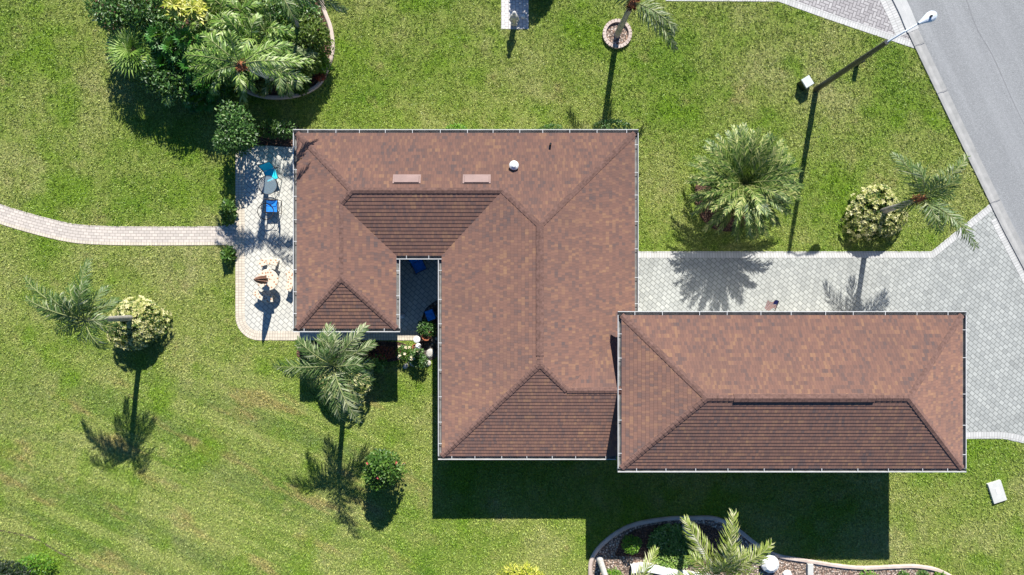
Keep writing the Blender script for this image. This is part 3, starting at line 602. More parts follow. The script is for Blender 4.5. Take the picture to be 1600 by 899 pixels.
# ------------------------------------------------------------------ plant builders
UP = Vector((0, 0, 1))
def leaf(mb, p, d, n_, L, w_, r, m=0, fold=0.25):
    d = d.normalized(); s_ = d.cross(n_);
    if s_.length < 1e-4: s_ = d.cross(Vector((1, 0, 0)))
    s_.normalize(); q = p + d * L * 0.45
    u = s_.cross(d) * w_ * fold
    mb.face([p, q + s_ * w_ * .5 + u, p + d * L, q - s_ * w_ * .5 + u], r, None, m)
def frond(mb, base, az, el, L, droop, nl=34, ll=0.45, lw=0.045, sag=0.35, rb=0.5, start=0.12, spread=0.35):
    seg = 14; pts = [Vector(base)]; e = el; a = az
    dirs = []
    for i in range(seg):
        d = Vector((math.cos(R(a)) * math.cos(R(e)), math.sin(R(a)) * math.cos(R(e)), math.sin(R(e)))); dirs.append(d)
        pts.append(pts[-1] + d * (L / seg)); e -= droop / seg * (0.5 + i / seg)
    mb.tube(pts, [0.022 * (1 - i / (seg + 3)) + .004 for i in range(seg + 1)], 4, 1, False)
    for k in range(nl):
        t = start + (1 - start) * (k + .5) / nl; x = t * seg; i = min(seg - 1, int(x)); p = pts[i].lerp(pts[i + 1], x - i); d = dirs[i]
        side = d.cross(UP).normalized(); up = side.cross(d).normalized()
        l_ = ll * random.uniform(.75, 1.15) * (0.35 + 0.75 * math.sin(math.pi * min(1, 0.18 + t * 0.78)))
        for sg in (1, -1):
            fw = 0.75 + 0.6 * t + random.uniform(-.3, .3); dd = (side * sg * random.uniform(.75, 1.1) + d * fw + up * random.uniform(-spread, spread * 1.6) - UP * sag * random.uniform(.2, 1.2)).normalized()
            r = min(1, max(0, rb + random.gauss(0, .3)))
            m_ = p + dd * l_ * .55; end = (dd - UP * sag * random.uniform(.9, 2.0) + d * random.uniform(0, .5)).normalized()
            s_ = dd.cross(up).normalized() * lw * .5
            mb.face([p - s_ * .5, m_ - s_, m_ + s_, p + s_ * .5], r); mb.face([m_ - s_, m_ + end * l_ * .45, m_ + s_], r)
def trunk_curve(b, t, bend=0.0, n=12):
    b, t = Vector(b), Vector(t); out = []
    for i in range(n + 1):
        s_ = i / n; p = b.lerp(t, s_); ex = s_ ** 1.8; p.x = b.x + (t.x - b.x) * (s_ * (1 - bend) + ex * bend); p.y = b.y + (t.y - b.y) * (s_ * (1 - bend) + ex * bend); out.append(p)
    return out
def palm(label, base, top, fronds, mat='palm', trunkmat='trunk', rad=0.14, group='tall slender palms', ll=0.5, lw=0.05, nl=36, husk=True, sag=0.55):
    nl = int(nl * .95); lw *= .78; ll *= 1.15
    root = empty('palm_tree', base, label, 'palm tree', group); b = Vector((0, 0, -.1)); t = Vector(top) - Vector(base)
    mb = MB(); pts = trunk_curve(b, t, .4); mb.tube(pts, [rad * (1.25 if i == 0 else 1.0 - .25 * i / 12) for i in range(13)], 14); mb.build('trunk', M[trunkmat], root, smooth=True)
    if husk:
        hb = MB(); d = (pts[-1] - pts[-2]).normalized()
        hb.tube([t - d * .25, t - d * .05, t + d * .15, t + d * .3], [.12, .19, .17, .05], 12)
        for k in range(60):
            a = random.uniform(0, 6.28); z_ = random.uniform(-.25, .2); v = Vector((math.cos(a), math.sin(a), random.uniform(-.3, .8))); leaf(hb, t + d * z_ + v * .12, v, d, .2, .05, .5)
        hb.build('husk', M['husk'], root)
    cr = MB()
    for f in fronds:
        az, el, L, dr = f[:4]; rb = f[4] if len(f) > 4 else .5
        frond(cr, t + Vector((0, 0, .12)), az + random.uniform(-4, 4), el, L, dr, int(nl * L / 2.3), ll, lw, sag, rb)
    cr.build('crown', [M[mat], M['rachis']], root); return root
def dome_pts(n, rx, ry, rz, zc, lump=0.12, seed=0):
    rr = random.Random(seed); lump *= 1.3; bumps = [(Vector((rr.gauss(0, 1), rr.gauss(0, 1), rr.gauss(0, 1))).normalized(), rr.uniform(-lump, lump)) for _ in range(14)]
    out = []
    for _ in range(n):
        d = Vector((random.gauss(0, 1), random.gauss(0, 1), random.gauss(0, 1))).normalized()
        if d.z < -0.35: d.z = -d.z
        k = 1 + sum(a * max(0, d.dot(b)) ** 6 for b, a in bumps); out.append((Vector((d.x * rx * k, d.y * ry * k, zc + d.z * rz * k)), d))
    return out
def shrub(name, label, cat, base, rx, ry, h, mat, n=1500, ls=0.12, lw=0.06, group=None, seed=1, inner=0.35, stem=True, flowers=None, lump=.25, shag=0.35):
    root = empty(name, base, label, cat, group); zc = h * .45; rz = h * .55; mb = MB()
    for p, d in dome_pts(n, rx, ry, rz, zc, lump, seed):
        k = 1 - abs(random.gauss(0, inner * .5)); q = Vector((p.x * k, p.y * k, zc + (p.z - zc) * k))
        if q.z < 0.02: q.z = random.uniform(.02, .2)
        dd = (d + Vector((random.gauss(0, .7), random.gauss(0, .7), random.gauss(0, .5)))).normalized(); nn = (d + UP * .6 + Vector((random.gauss(0, shag), random.gauss(0, shag), random.gauss(0, shag)))).normalized()
        dd = (dd - nn * dd.dot(nn) * .8); L = ls * random.uniform(.6, 1.35)
        leaf(mb, q, dd, nn, L, lw * L / ls, min(1, max(0, random.gauss(.45, .25))))
    mb.build('foliage', M[mat], root)
    if flowers:
        for p, d in dome_pts(flowers[1], rx, ry, rz, zc, lump, seed):
            fb = MB()
            for k in range(5):
                a = k * 1.256 + p.x; leaf(fb, p + d * .02, (Vector((math.cos(a), math.sin(a), 0)) + d * .5), d, .09, .06, .5)
            fb.build('flower', M[flowers[0]], root)
    if stem:
        s_ = MB(); s_.tube([(0, 0, -.05), (0.02, 0, zc * .6), (0, .03, zc)], [.06, .05, .03], 7)
        for k in range(6):
            a = k * 1.05; s_.tube([(0, 0, .1), (math.cos(a) * rx * .35, math.sin(a) * ry * .35, zc), (math.cos(a) * rx * .7, math.sin(a) * ry * .7, zc + rz * .3)], [.035, .025, .01], 5)
        s_.build('stem', M['bark'], root)
    return root
def rosette_bush(label, base, rx, ry, h, n=330, mat='variegated', group='round variegated bushes', seed=1, name='bush'):
    root = empty(name, base, label, 'bush', group); zc = h * .42; rz = h * .56; mb = MB(); db = MB()
    for p, d in dome_pts(n, rx, ry, rz, zc, .3, seed):
        if p.z < .08: continue
        nn = (d + UP * .55 + Vector((random.gauss(0, .15),) * 3)).normalized(); a0 = random.uniform(0, 6.28); t1 = nn.cross(Vector((.3, .7, .1))).normalized(); t2 = nn.cross(t1); tone = random.gauss(.62, .2)
        q = p - d * abs(random.gauss(0, .05))
        for k in range(8):
            a = a0 + k * .785; dd = (t1 * math.cos(a) + t2 * math.sin(a)) + nn * random.uniform(.0, .55); leaf(mb, q, dd, nn, random.uniform(.11, .17), .065, min(1, max(0, tone + random.gauss(0, .2))))
    for p, d in dome_pts(n * 3, rx * .86, ry * .86, rz * .86, zc, .1, seed):
        leaf(mb, p, (d + Vector((random.gauss(0, 1), random.gauss(0, 1), random.gauss(0, 1)))), d, .15, .08, random.uniform(0, .2))
    mb.build('foliage', M[mat], root); s_ = MB()
    for k in range(7):
        a = k * .9; s_.tube([(0, 0, -.05), (math.cos(a) * rx * .3, math.sin(a) * ry * .3, zc * .8), (math.cos(a) * rx * .6, math.sin(a) * ry * .6, zc + rz * .3)], [.04, .03, .012], 5)
    s_.build('stem', M['bark'], root); return root
def fan_leaf(mb, c, d, n_, Rr, segs=18, wid=0.05, arc_=230, rb=.5, droop=.25):
    d = d.normalized(); s_ = d.cross(n_).normalized(); n2 = s_.cross(d)
    for k in range(segs):
        a = R(-arc_ / 2 + arc_ * k / (segs - 1)); v = (d * math.cos(a) + s_ * math.sin(a)); L = Rr * (1 - .25 * abs(a) / 2.2) * random.uniform(.9, 1.08)
        v2 = (v - UP * droop - n2 * random.uniform(-.1, .12)).normalized(); r = min(1, max(0, rb + random.gauss(0, .17)))
        m_ = c + v * L * .55; w_ = n2.cross(v).normalized() * wid * .5
        mb.face([c, m_ + w_, m_ - w_], r); mb.face([m_ + w_, m_ + v2 * L * .45, m_ - w_], r)
def fan_plant(name, label, cat, base, h, R_, n, mat, wid=.05, segs=18, leafR=.5, group=None, trunks=0, spread=1.0):
    root = empty(name, base, label, cat, group); mb = MB(); c0 = Vector((0, 0, h * .75 if trunks else h * .15))
    for k in range(n):
        a = k * 2.399 + random.uniform(-.3, .3); el = R(85 - 95 * (k / n) * spread + random.uniform(-8, 8)); v = Vector((math.cos(a) * math.cos(el), math.sin(a) * math.cos(el), math.sin(el) * (1 if not trunks else .8)))
        q = c0 + Vector((v.x * R_ * .6, v.y * R_ * .6, v.z * (h - c0.z) * .9)); mb.tube([c0, q], [.015, .01], 4, 1, False)
        d = Vector((v.x, v.y, v.z * .3 + .05)); fan_leaf(mb, q, d, UP + Vector((v.x, v.y, 0)) * .35, leafR * random.uniform(.8, 1.15), segs, wid, rb=random.gauss(.5, .15))
    mb.build('crown' if trunks else 'foliage', [M[mat], M['rachis']], root); s_ = MB()
    for k in range(max(1, trunks)):
        o_ = Vector((.15 * k - .1, .08 * k, 0)); s_.tube([o_ + Vector((0, 0, -.1)), c0], [.07, .055], 9)
    s_.build('trunk' if trunks else 'stem', M['trunk' if trunks else 'bark'], root, smooth=True); return root
def areca(label, base, h, n, L, mat='areca', group='feathery palms in the leafy bed', seed=0, ll=.42, lw=.045, cat='palm'):
    root = empty('feather_palm', base, label, cat, group); mb = MB(); s_ = MB()
    for k in range(n):
        a = k * 137.5 + random.uniform(-20, 20); el = 80 - 45 * (k / n) + random.uniform(-8, 8); b = Vector((math.cos(R(a)) * .2, math.sin(R(a)) * .2, h * .45 * random.uniform(.5, 1)))
        frond(mb, b, a, el, L * random.uniform(.8, 1.1), 115, 26, ll, lw, .3, random.gauss(.5, .12))
        s_.tube([(b.x * .6, b.y * .6, -.05), b], [.03, .02], 5)
    mb.build('crown', [M[mat], M['rachis']], root); s_.build('stem', M['bark'], root); return root
def palm_at(label, bx, by, cx, cy, h, fr, **kw):
    a = G(bx, by); t = G(cx, cy, h); return palm(label, (a[0], a[1], 0), (t[0], t[1], h), fr, **kw)
def g0(px, py): a = G(px, py); return (a[0], a[1], 0)

# -- palms
palm_at('slender palm leaning out of the round variegated bush beside the driveway', 1360, 336, 1437, 311, 3.55,
        [(128, 38, 2.35, 75, .45), (122, 60, 1.7, 70, .4), (50, 45, 2.4, 80), (35, 65, 1.5, 60, .35), (-50, 50, 2.9, 80, .55), (-38, 30, 2.3, 70), (-60, 25, 1.6, 60, .4), (80, 75, 1.2, 50, .7), (215, -20, .9, 40, .3), (10, 30, 1.6, 100, .4), (100, 30, 1.5, 90, .35), (-30, 15, 1.5, 90, .5), (-80, 60, 1.4, 90, .6)], nl=34, ll=.5)
palm_at('slender palm over the round variegated bush in the left lawn', 226, 496, 136, 500, 4.8,
        [(146, 34, 2.9, 80, .5), (163, 18, 2.4, 80, .5), (78, 40, 2.5, 75, .45), (-20, 15, 1.2, 90, .4), (60, 20, 1.6, 90, .4), (70, 60, 1.9, 75, .5), (110, 70, 1.5, 70, .5), (175, 5, 1.6, 60, .35), (205, -5, 1.3, 50, .5), (5, 60, 1.2, 100, .7), (130, 55, 1.6, 70), (250, 0, 1.0, 60, .4), (120, 20, 1.6, 70, .4), (100, 5, 1.8, 70, .3), (-60, 30, 1.5, 110, .4), (200, 20, 1.6, 90, .3), (40, 0, 1.4, 60, .3), (150, 60, 2.2, 90, .5)], nl=36, ll=.45, husk=False)
palm_at('palm with drooping fronds in front of the small triangular hip end', 545, 562, 522, 572, 4.3,
        [(98, 35, 1.75, 80, .7), (50, 35, 2.21, 80, .75), (30, 25, 1.93, 75, .7), (178, 30, 2.48, 80, .45), (192, 20, 2.12, 70, .45), (-62, 45, 2.58, 85, .85), (-85, 30, 2.21, 80, .7), (-50, 15, 1.75, 60, .6), (140, 45, 1.84, 80), (100, 75, 1.10, 60), (-110, 20, 1.56, 60, .4), (10, 60, 1.47, 80), (75, 60, 1.66, 80, .7), (150, 25, 1.84, 80, .6), (0, 5, 1.66, 70, .4), (-140, 10, 1.47, 80, .3), (-20, 40, 1.84, 100, .5), (120, 5, 1.47, 60, .4)], nl=36, ll=.5, husk=False)
palm_at('palm with a bare leaning trunk growing from the round block ring at the top', 964, 55, 988, 6, 3.6,
        [(-50, 30, 2.8, 95, .7), (-38, 42, 2.3, 95, .75), (80, 40, 2.5, 80), (130, 40, 2.5, 80), (30, 45, 2.6, 85), (170, 60, 1.8, 85), (100, 70, 1.5, 60)], nl=46, ll=.5)
palm_at('yellow green palm with pale trunk in the pebble bed at the bottom', 1070, 822, 1117, 893, 4.3,
        [(80, 45, 3.0, 70, .75), (84, 65, 2.2, 70, .8), (120, 38, 2.9, 70, .7), (35, 35, 2.6, 75, .7), (22, 30, 2.3, 75, .75), (60, 60, 1.9, 70, .7), (140, 55, 2.0, 70, .6), (-10, 35, 2.3, 80, .7), (-50, 40, 2.4, 80), (-100, 40, 2.4, 80), (-150, 40, 2.4, 80), (180, 50, 2.2, 80), (100, 75, 1.5, 60, .7)], mat='palm_lit', trunkmat='trunk_pale', ll=.55, husk=False, nl=40)
palm_at('white trunked palm at the bottom edge with one frond over the pebbles', 937, 874, 962, 948, 4.9,
        [(55, 28, 2.9, 60, .8), (62, 60, 2.0, 70, .75), (20, 40, 2.5, 80), (100, 40, 1.2, 90), (150, 50, 1.6, 90), (-30, 40, 2.4, 80), (-80, 40, 2.4, 80), (-130, 40, 2.4, 80)], mat='palm_lit', trunkmat='trunk_pale', ll=.5, husk=False)
palm_at('palm with curved pale trunk inside the curved edging of the leafy bed', 437, 130, 378, 103, 4.8,
        [(2, 25, 2.9, 70, .75), (-8, 16, 2.7, 65, .8), (-2, 42, 2.8, 75, .8), (22, 40, 2.3, 80, .6), (140, 55, 1.8, 85), (158, 25, 2.3, 75), (176, 40, 2.2, 80, .4), (200, 30, 2.1, 80, .35), (90, 72, 1.4, 60), (185, 15, 2.2, 60)], mat='areca', trunkmat='trunk_pale', ll=.40, nl=44)
palm_at('thin palm behind the leafy bed with fronds over the top edge', 484, 74, 440, -14, 4.8,
        [(-8, 35, 3.0, 75, .75), (-20, 28, 2.8, 75, .65), (5, 50, 2.6, 80, .6), (-60, 40, 1.5, 90, .4), (60, 45, 2.3, 80), (120, 45, 2.3, 80), (90, 60, 2.0, 80)], rad=.09, ll=.5, nl=44)
# bushy date palm
dp = g0(1140, 298)
dfr = []
for k in range(82):
    az = k * 137.5; u = k / 82; el = 68 - 66 * u + random.uniform(-5, 5); dfr.append((az, el, 2.45 + .25 * random.random() - .35 * (1 - u), 46 + 16 * random.random(), .38 + .3 * random.random()))
palm('full bushy date palm with a dense round crown beside the driveway', dp, (*G(1160, 288, 1.7), 1.7), dfr, mat='date', rad=.2, group=None, ll=.32, lw=.05, nl=44, husk=False, sag=.08)
# -- round variegated bushes
rosette_bush('round yellow and green bush with a palm growing through it beside the driveway', g0(1360, 337), 1.22, 1.2, 1.05, 420, seed=3)
rosette_bush('round yellow and green bush standing alone in the left lawn', g0(224, 506), 1.18, 1.08, 1.3, 440, seed=5)
rosette_bush('yellow and green bush partly hidden under the drooping palm fronds', g0(536, 592), 1.15, .85, 1.4, 300, seed=8)
# -- other shrubs
shrub('shrub', 'bright green hibiscus shrub with a few pink blooms alone on the lawn', 'shrub', g0(605, 722), .84, .80, 2.55, 'green', 3600, .13, .085, seed=4, flowers=('pinkfl', 4), shag=.7, inner=.8)
shrub('shrub', 'dark green shrub at the top left corner of the patio', 'shrub', g0(385, 222), .95, 1.0, 2.4, 'dark', 2600, .14, .07, seed=9, shag=.5, inner=.6)
def lowp(lab, px, py, rx, ry, h, mat='green', n=500, ls=.11, **kw): return shrub('shrub', lab, 'shrub', g0(px, py), rx, ry, h, mat, n, ls, ls * .5, stem=False, seed=px, **kw)
lowp('low light green shrub between the dark patio shrub and the roof corner', 425, 205, .55, .4, .8, 'green', 700)
lowp('low dark shrub touching the top left corner of the roof', 450, 208, .42, .35, .9, 'dark', 500)
lowp('tiny bright green plant by the roof edge below the left lawn pad', 712, 205, .55, .22, .7, 'bright', 300)
lowp('small green plant by the top roof edge near the vent pipe', 862, 207, .6, .25, .7, 'green', 400)
lowp('shaggy green plant by the roof edge at the end of the palm shadow', 952, 203, .85, .38, .9, 'dark', 800)
lowp('tall grass clump on the upper side of the path end', 361, 332, .25, .5, .6, 'green', 300, .2)
lowp('small grass clump on the lower side of the path end', 359, 399, .22, .28, .5, 'green', 200, .2)
lowp('dark reddish low plant in the shade below the triangular hip end', 592, 551, .9, .3, .5, 'redleaf', 400)
lowp('round pale agave like plant in the roof shade', 592, 566, .3, .3, .35, 'areca', 160, .22)
lowp('dark bush in the bottom left corner of the lawn', 18, 893, 1.6, .8, 1.5, 'deep', 3400, .13)
lowp('bright green fringe bush beside the dark corner bush', 62, 878, .9, .55, .7, 'bright', 1000, .1)
shrub('shrub', 'spiky yellow green shrub cut off by the bottom edge', 'shrub', g0(818, 906), 1.05, .85, 1.2, 'yellow', 1500, .22, .05, seed=17, stem=False)
shrub('shrub', 'round bright green shrub in the shaded end of the pebble bed', 'shrub', g0(984, 846), .42, .42, .7, 'bright', 900, .09, .045, seed=21)
gcm = MB()
for _ in range(4200):
    px = random.uniform(1012, 1100); py = random.uniform(818, 888)
    if ((px - 1052) / 42) ** 2 + ((py - 852) / 36) ** 2 > 1 or abs(px - 1070 - (py - 822) * .62) < 7: continue
    a = G(px, py); leaf(gcm, Vector((a[0], a[1], random.uniform(.06, .2))), Vector((random.gauss(0, 1), random.gauss(0, 1), random.uniform(0, 1))), UP, .11, .06, random.random())
tag(gcm.build('ground_cover', M['areca']), 'green ground cover leaves in the pebble bed round the pale trunk', 'ground cover', kind='stuff')
lowp('yellow green plant tucked at the foot of the white trunked palm', 958, 900, .45, .4, .5, 'bright', 400)
lowp('small green shrub leftmost along the bottom right edging', 1352, 903, .45, .3, .5, 'bright', 400, group='small shrubs along the edging')
lowp('small round shrub second from the left along the bottom right edging', 1408, 901, .28, .26, .45, 'green', 400, group='small shrubs along the edging')
lowp('small dark round shrub third from the left along the bottom right edging', 1437, 899, .30, .28, .5, 'green', 400, group='small shrubs along the edging')
lowp('small round shrub at the right end of the bottom right edging', 1466, 902, .28, .26, .45, 'bright', 400, group='small shrubs along the edging')
# -- the leafy bed, upper left
def sp(px, py, h): a = G(px, py, h); return (a[0], a[1], 0)
fan_plant('fan_palm', 'small fan palm with thin trunks at the left end of the leafy bed', 'palm', sp(206, 78, 1.8), 2.1, 1.1, 26, 'areca', .06, 16, .78, trunks=2)
for px, py, rx, h, mt, lb in ((172, 14, 1.0, 3.0, 'dark', 'dark tall shrub in the top left end of the leafy bed'), (225, 10, 1.2, 3.0, 'dark', 'wide dark shrub above the fan palm at the top edge'), (262, 48, .9, 2.6, 'dark', 'dark shrub to the right of the fan palm'),
                             (240, 108, .9, 2.0, 'dark', 'dark shrub below and right of the fan palm'), (330, 95, 1.0, 2.6, 'green', 'green shrub in the middle of the leafy bed'), (280, 128, 1.0, 2.1, 'dark', 'dark shrub at the lower edge of the leafy bed by the lawn'),
                             (335, 122, .7, 1.7, 'dark', 'low dark shrub just left of the curved edging'), (465, 22, .9, 2.4, 'dark', 'dark shrub under the fronds near the top of the curved edging'), (486, 56, .85, 2.3, 'hedge', 'olive green shrub inside the right curve of the edging'),
                             (470, 92, .75, 2.0, 'hedge', 'olive green shrub near the middle of the edged bed'), (497, 96, .38, 1.0, 'bright', 'small bright shrub touching the right edging'), (452, 66, .8, 2.0, 'hedge', 'olive green shrub left of the edged bed centre'),
                             (408, 132, .4, .4, 'variegated', 'low pale leaved plant beneath the curved trunk'), (467, 130, .4, .5, 'green', 'low green plant inside the bottom curve of the edging'), (440, 14, .6, 2.2, 'dark', 'dark shrub round the thin palm stem'),
                             (375, 60, .9, 2.2, 'green', 'green shrub hidden among the feathery palms')):
    shrub('shrub', lb, 'shrub', sp(px, py, h * .7), rx, rx, h, mt, int(1900 * max(.5, rx)), .17, .08, seed=px + py, group='shrubs in the leafy bed', shag=.7, inner=.7, stem=h > 1)
shrub('shrub', 'small red leaved plant at the right end of the curved edging', 'shrub', g0(503, 120), .22, .2, .4, 'redleaf', 200, .1, .05, seed=2, stem=False)
for px, py, h, mt, lb in ((248, 58, 2.8, 'phil', 'big leaved green plant just right of the fan palm'), (272, 75, 2.7, 'phil', 'big leaved plant second to the right of the fan palm'), (300, 105, 2.4, 'phil', 'big leaved plant in the lower middle of the leafy bed'),
                         (318, 128, 2.0, 'phil', 'big leaved plant lowest in the leafy bed'), (345, 112, 2.0, 'phil', 'big leaved plant left of the curved palm trunk'), (228, 92, 1.8, 'phil', 'big leaved plant under the fan palm'), (292, 62, 2.9, 'phil', 'big leaved plant below the yellow plant'),
                         (300, 145, 1.4, 'phil', 'low big leaved plant spilling onto the lawn'), (258, 98, 2.1, 'phil', 'big leaved plant in the dark left part of the leafy bed'), (325, 75, 2.8, 'phil', 'tall big leaved plant in the middle of the leafy bed')):
    fan_plant('philodendron', lb, 'plant', sp(px, py, h * .8), h, .9, 22, mt, .075, 11, .36, group='big leaved plants in the leafy bed')
for px, py, h, n_, L, mt, lb in ((325, 45, 3.5, 17, 1.9, 'areca', 'feathery light green palm right of the yellow plant'), (388, 28, 3.8, 19, 2.1, 'areca', 'brightest feathery palm in the top middle of the leafy bed'),
                                (418, 62, 3.2, 16, 1.8, 'palm', 'feathery palm on the right side of the leafy clump'), (345, 5, 3.8, 17, 2.0, 'areca', 'feathery palm at the top edge above the others'), (432, 92, 2.6, 14, 1.6, 'palm', 'lower feathery palm beside the edged bed'), (420, 15, 3.3, 15, 1.8, 'areca', 'feathery palm beside the thin palm stem'),
                                (195, 45, 2.0, 10, 1.2, 'areca', 'small feathery plant above the fan palm'), (355, 78, 3.3, 17, 1.9, 'areca', 'feathery palm just above the red husk of the curved palm'), (300, 78, 3.2, 14, 1.5, 'areca', 'feathery palm between the big leaved plants'), (318, 22, 3.6, 16, 1.7, 'areca', 'feathery palm touching the right yellow croton'), (372, 55, 3.9, 18, 1.8, 'areca', 'feathery palm in the very middle of the bed'), (405, 40, 3.5, 16, 1.7, 'areca', 'feathery palm left of the thin palm stem'), (232, 60, 2.4, 12, 1.1, 'areca', 'spiky light plant touching the fan palm'), (262, 118, 2.0, 11, 1.1, 'areca', 'spiky light plant at the shaded lawn side of the bed'), (318, 108, 2.4, 12, 1.2, 'areca', 'spiky light plant left of the red husk')):
    areca(lb, sp(px, py, h * .8), h, n_, L, mt, lw=.055)
for px, py, lb in ((272, 8, 'yellow leaved croton at the top edge, the left one of two'), (302, 14, 'yellow leaved croton at the top edge, the right one of two')):
    root = empty('croton', sp(px, py, 3.2), lb, 'plant', 'yellow crotons'); mb = MB(); s_ = MB()
    for k in range(15):
        a = random.uniform(0, 6.28); rr = random.uniform(0, .5); c = Vector((math.cos(a) * rr, math.sin(a) * rr, 3.3 - rr * .8)); s_.tube([(0, 0, -.05), (c.x * .6, c.y * .6, 2), c], [.03, .02, .01], 4)
        for j in range(8):
            b = j * .785 + a; leaf(mb, c, Vector((math.cos(b), math.sin(b), random.uniform(-.2, .5))), UP, random.uniform(.26, .4), .10, random.uniform(.2, 1))
    mb.build('foliage', M['yellow'], root); s_.build('stem', M['bark'], root)
# bush beyond the frame whose shadow falls on the pad
shrub('shrub', 'clipped dark bush above the top edge shading the small paved pad', 'shrub', g0(838, -48), .95, .8, 1.35, 'dark', 5200, .13, .09, seed=31, inner=.3)

# ------------------------------------------------------------------ furniture and small things
def chair(label, loc, rz, mseat, mback, group='patio chairs'):
    root = empty('patio_chair', loc, label, 'chair', group, rz); f = MB()
    for sx in (-.29, .29):
        f.tube([(sx, .30, .02), (sx, .27, .62), (sx, -.22, .62), (sx, -.30, .02)], .016, 6)
        f.tube([(sx * .93, .27, .40), (sx * .93, -.22, .38), (sx * .93, -.42, .92)], .015, 6)
    f.tube([(-.27, -.42, .92), (.27, -.42, .92)], .015, 6); f.tube([(-.27, .27, .40), (.27, .27, .40)], .015, 6); f.tube([(-.29, -.30, .03), (.29, -.30, .03)], .014, 6); f.build('frame', M['dkbrown'], root)
    s_ = MB(); n = 6
    for i in range(n):
        a, b = i / n, (i + 1) / n; za = .405 - .03 * math.sin(math.pi * a); zb = .405 - .03 * math.sin(math.pi * b); ya, yb = .26 - .48 * a, .26 - .48 * b
        s_.face([(-.26, ya, za), (-.26, yb, zb), (.26, yb, zb), (.26, ya, za)]); s_.face([(-.26, ya, za - .012), (.26, ya, za - .012), (.26, yb, zb - .012), (-.26, yb, zb - .012)])
    s_.build('seat', M[mseat], root); b_ = MB(); b_.face([(-.26, -.225, .40), (.26, -.225, .40), (.26, -.415, .90), (-.26, -.415, .90)]); b_.face([(-.26, -.237, .40), (-.26, -.427, .90), (.26, -.427, .90), (.26, -.237, .40)]); b_.build('backrest', M[mback], root)
    return root
chair('patio chair with turquoise sling above the round glass table', g0(428, 275), R(-160), 'turq', 'turq')
chair('patio chair with blue sling below the round glass table', g0(430, 324), R(88), 'blue', 'turq')
chair('blue chair in the deep shade at the head of the courtyard', g0(656, 416), R(205), 'blue', 'blue', None)
t = empty('glass_table', g0(427, 293), 'round glass topped patio table with a dark rim between two chairs', 'table'); m_ = MB(); m_.lathe([(0, .70), (.40, .70), (.40, .712), (0, .712)], (0, 0, 0), 32); m_.build('tabletop', M['tglass'], t)
m_ = MB(); m_.tube([(.41 * math.cos(R(a)), .41 * math.sin(R(a)), .705) for a in range(0, 361, 12)], .014, 6); m_.build('rim', M['dkbrown'], t)
for k in range(4):
    a = R(45 + 90 * k); m_ = MB(); m_.tube([(.38 * math.cos(a), .38 * math.sin(a), .70), (.2 * math.cos(a), .2 * math.sin(a), .36), (.34 * math.cos(a), .34 * math.sin(a), .02)], .013, 6); m_.build('leg', M['dkbrown'], t)
mb = MB(); c = Vector(g0(420, 332))
mb.tube([(c.x + .36 * math.cos(R(a)), c.y + .36 * math.sin(R(a)), .40) for a in range(0, 361, 15)], .018, 6)
for k in range(3): a = R(30 + 120 * k); mb.tube([(c.x + .36 * math.cos(a), c.y + .36 * math.sin(a), .40), (c.x + .3 * math.cos(a), c.y + .3 * math.sin(a), .02)], .014, 6)
tag(mb.build('plant_stand', M['dkbrown']), 'empty round dark metal hoop stand behind the blue sling chair', 'stand')
# mosaic table, benches, closed parasol
tc = Vector(g0(427, 438)); t = empty('mosaic_table', tc, 'round cream and terracotta mosaic stone table on the patio', 'table')
m_ = MB(); m_.lathe([(0, .66), (.46, .66), (.48, .68), (.48, .72), (.46, .735), (0.03, .735)], (0, 0, 0), 40); m_.build('tabletop', M['mosaic'], t); m_ = MB(); m_.lathe([(.24, 0.01), (.22, .1), (.14, .2), (.14, .55), (.26, .66)], (0, 0, 0), 20); m_.build('base', M['stone'], t)
bench0 = None
for a, lb, d_ in ((95, 'curved mosaic bench on the upper side of the stone table', 0), (-2, 'curved mosaic bench on the right partly under the eave', .08), (-112, 'curved mosaic bench on the lower side in the parasol shadow', 0)):
    if bench0 is None:
        b_ = empty('mosaic_bench', tc, lb, 'bench', 'curved mosaic benches'); m_ = MB(); m_.lathe([(.70, .40), (.98, .40), (1.0, .43), (.98, .455), (.70, .455), (.68, .43), (.70, .40)], (0, 0, 0), 12, a0=-30, a1=30); m_.build('seat', M['mosaic'], b_)
        for s_ in (-20, 20): m_ = MB(); m_.box((.84 * math.cos(R(s_)), .84 * math.sin(R(s_)), .205), (.2, .14, .39), Matrix.Rotation(R(s_), 3, 'Z'), top_scale=.8); m_.build('leg', M['stone'], b_)
        bench0 = b_
    else: b_ = copy_tree(bench0); b_['label'] = lb
    b_.location = tc + Vector((math.cos(R(a)) * d_, math.sin(R(a)) * d_, 0)); b_.rotation_euler = (0, 0, R(a))
u = empty('parasol', tc, 'closed tan and grey parasol standing in the mosaic stone table', 'umbrella'); m_ = MB(); m_.tube([(0, 0, .02), (0, 0, 2.32)], .022, 8); m_.build('pole', M['dkbrown'], u)
m_ = MB(); zs = [(.95, .05), (1.05, .15), (1.25, .17), (1.6, .14), (1.95, .10), (2.2, .05), (2.3, .02)]
for i in range(len(zs) - 1):
    for k in range(16):
        def Pp(z_, r_, k_): a = 2 * math.pi * k_ / 16; rr = r_ * (1.2 if k_ % 2 else .7); return (rr * math.cos(a), rr * math.sin(a), z_)
        m_.face([Pp(*zs[i], k), Pp(*zs[i], k + 1), Pp(*zs[i + 1], k + 1), Pp(*zs[i + 1], k)])
m_.build('canopy', M['tan'], u)
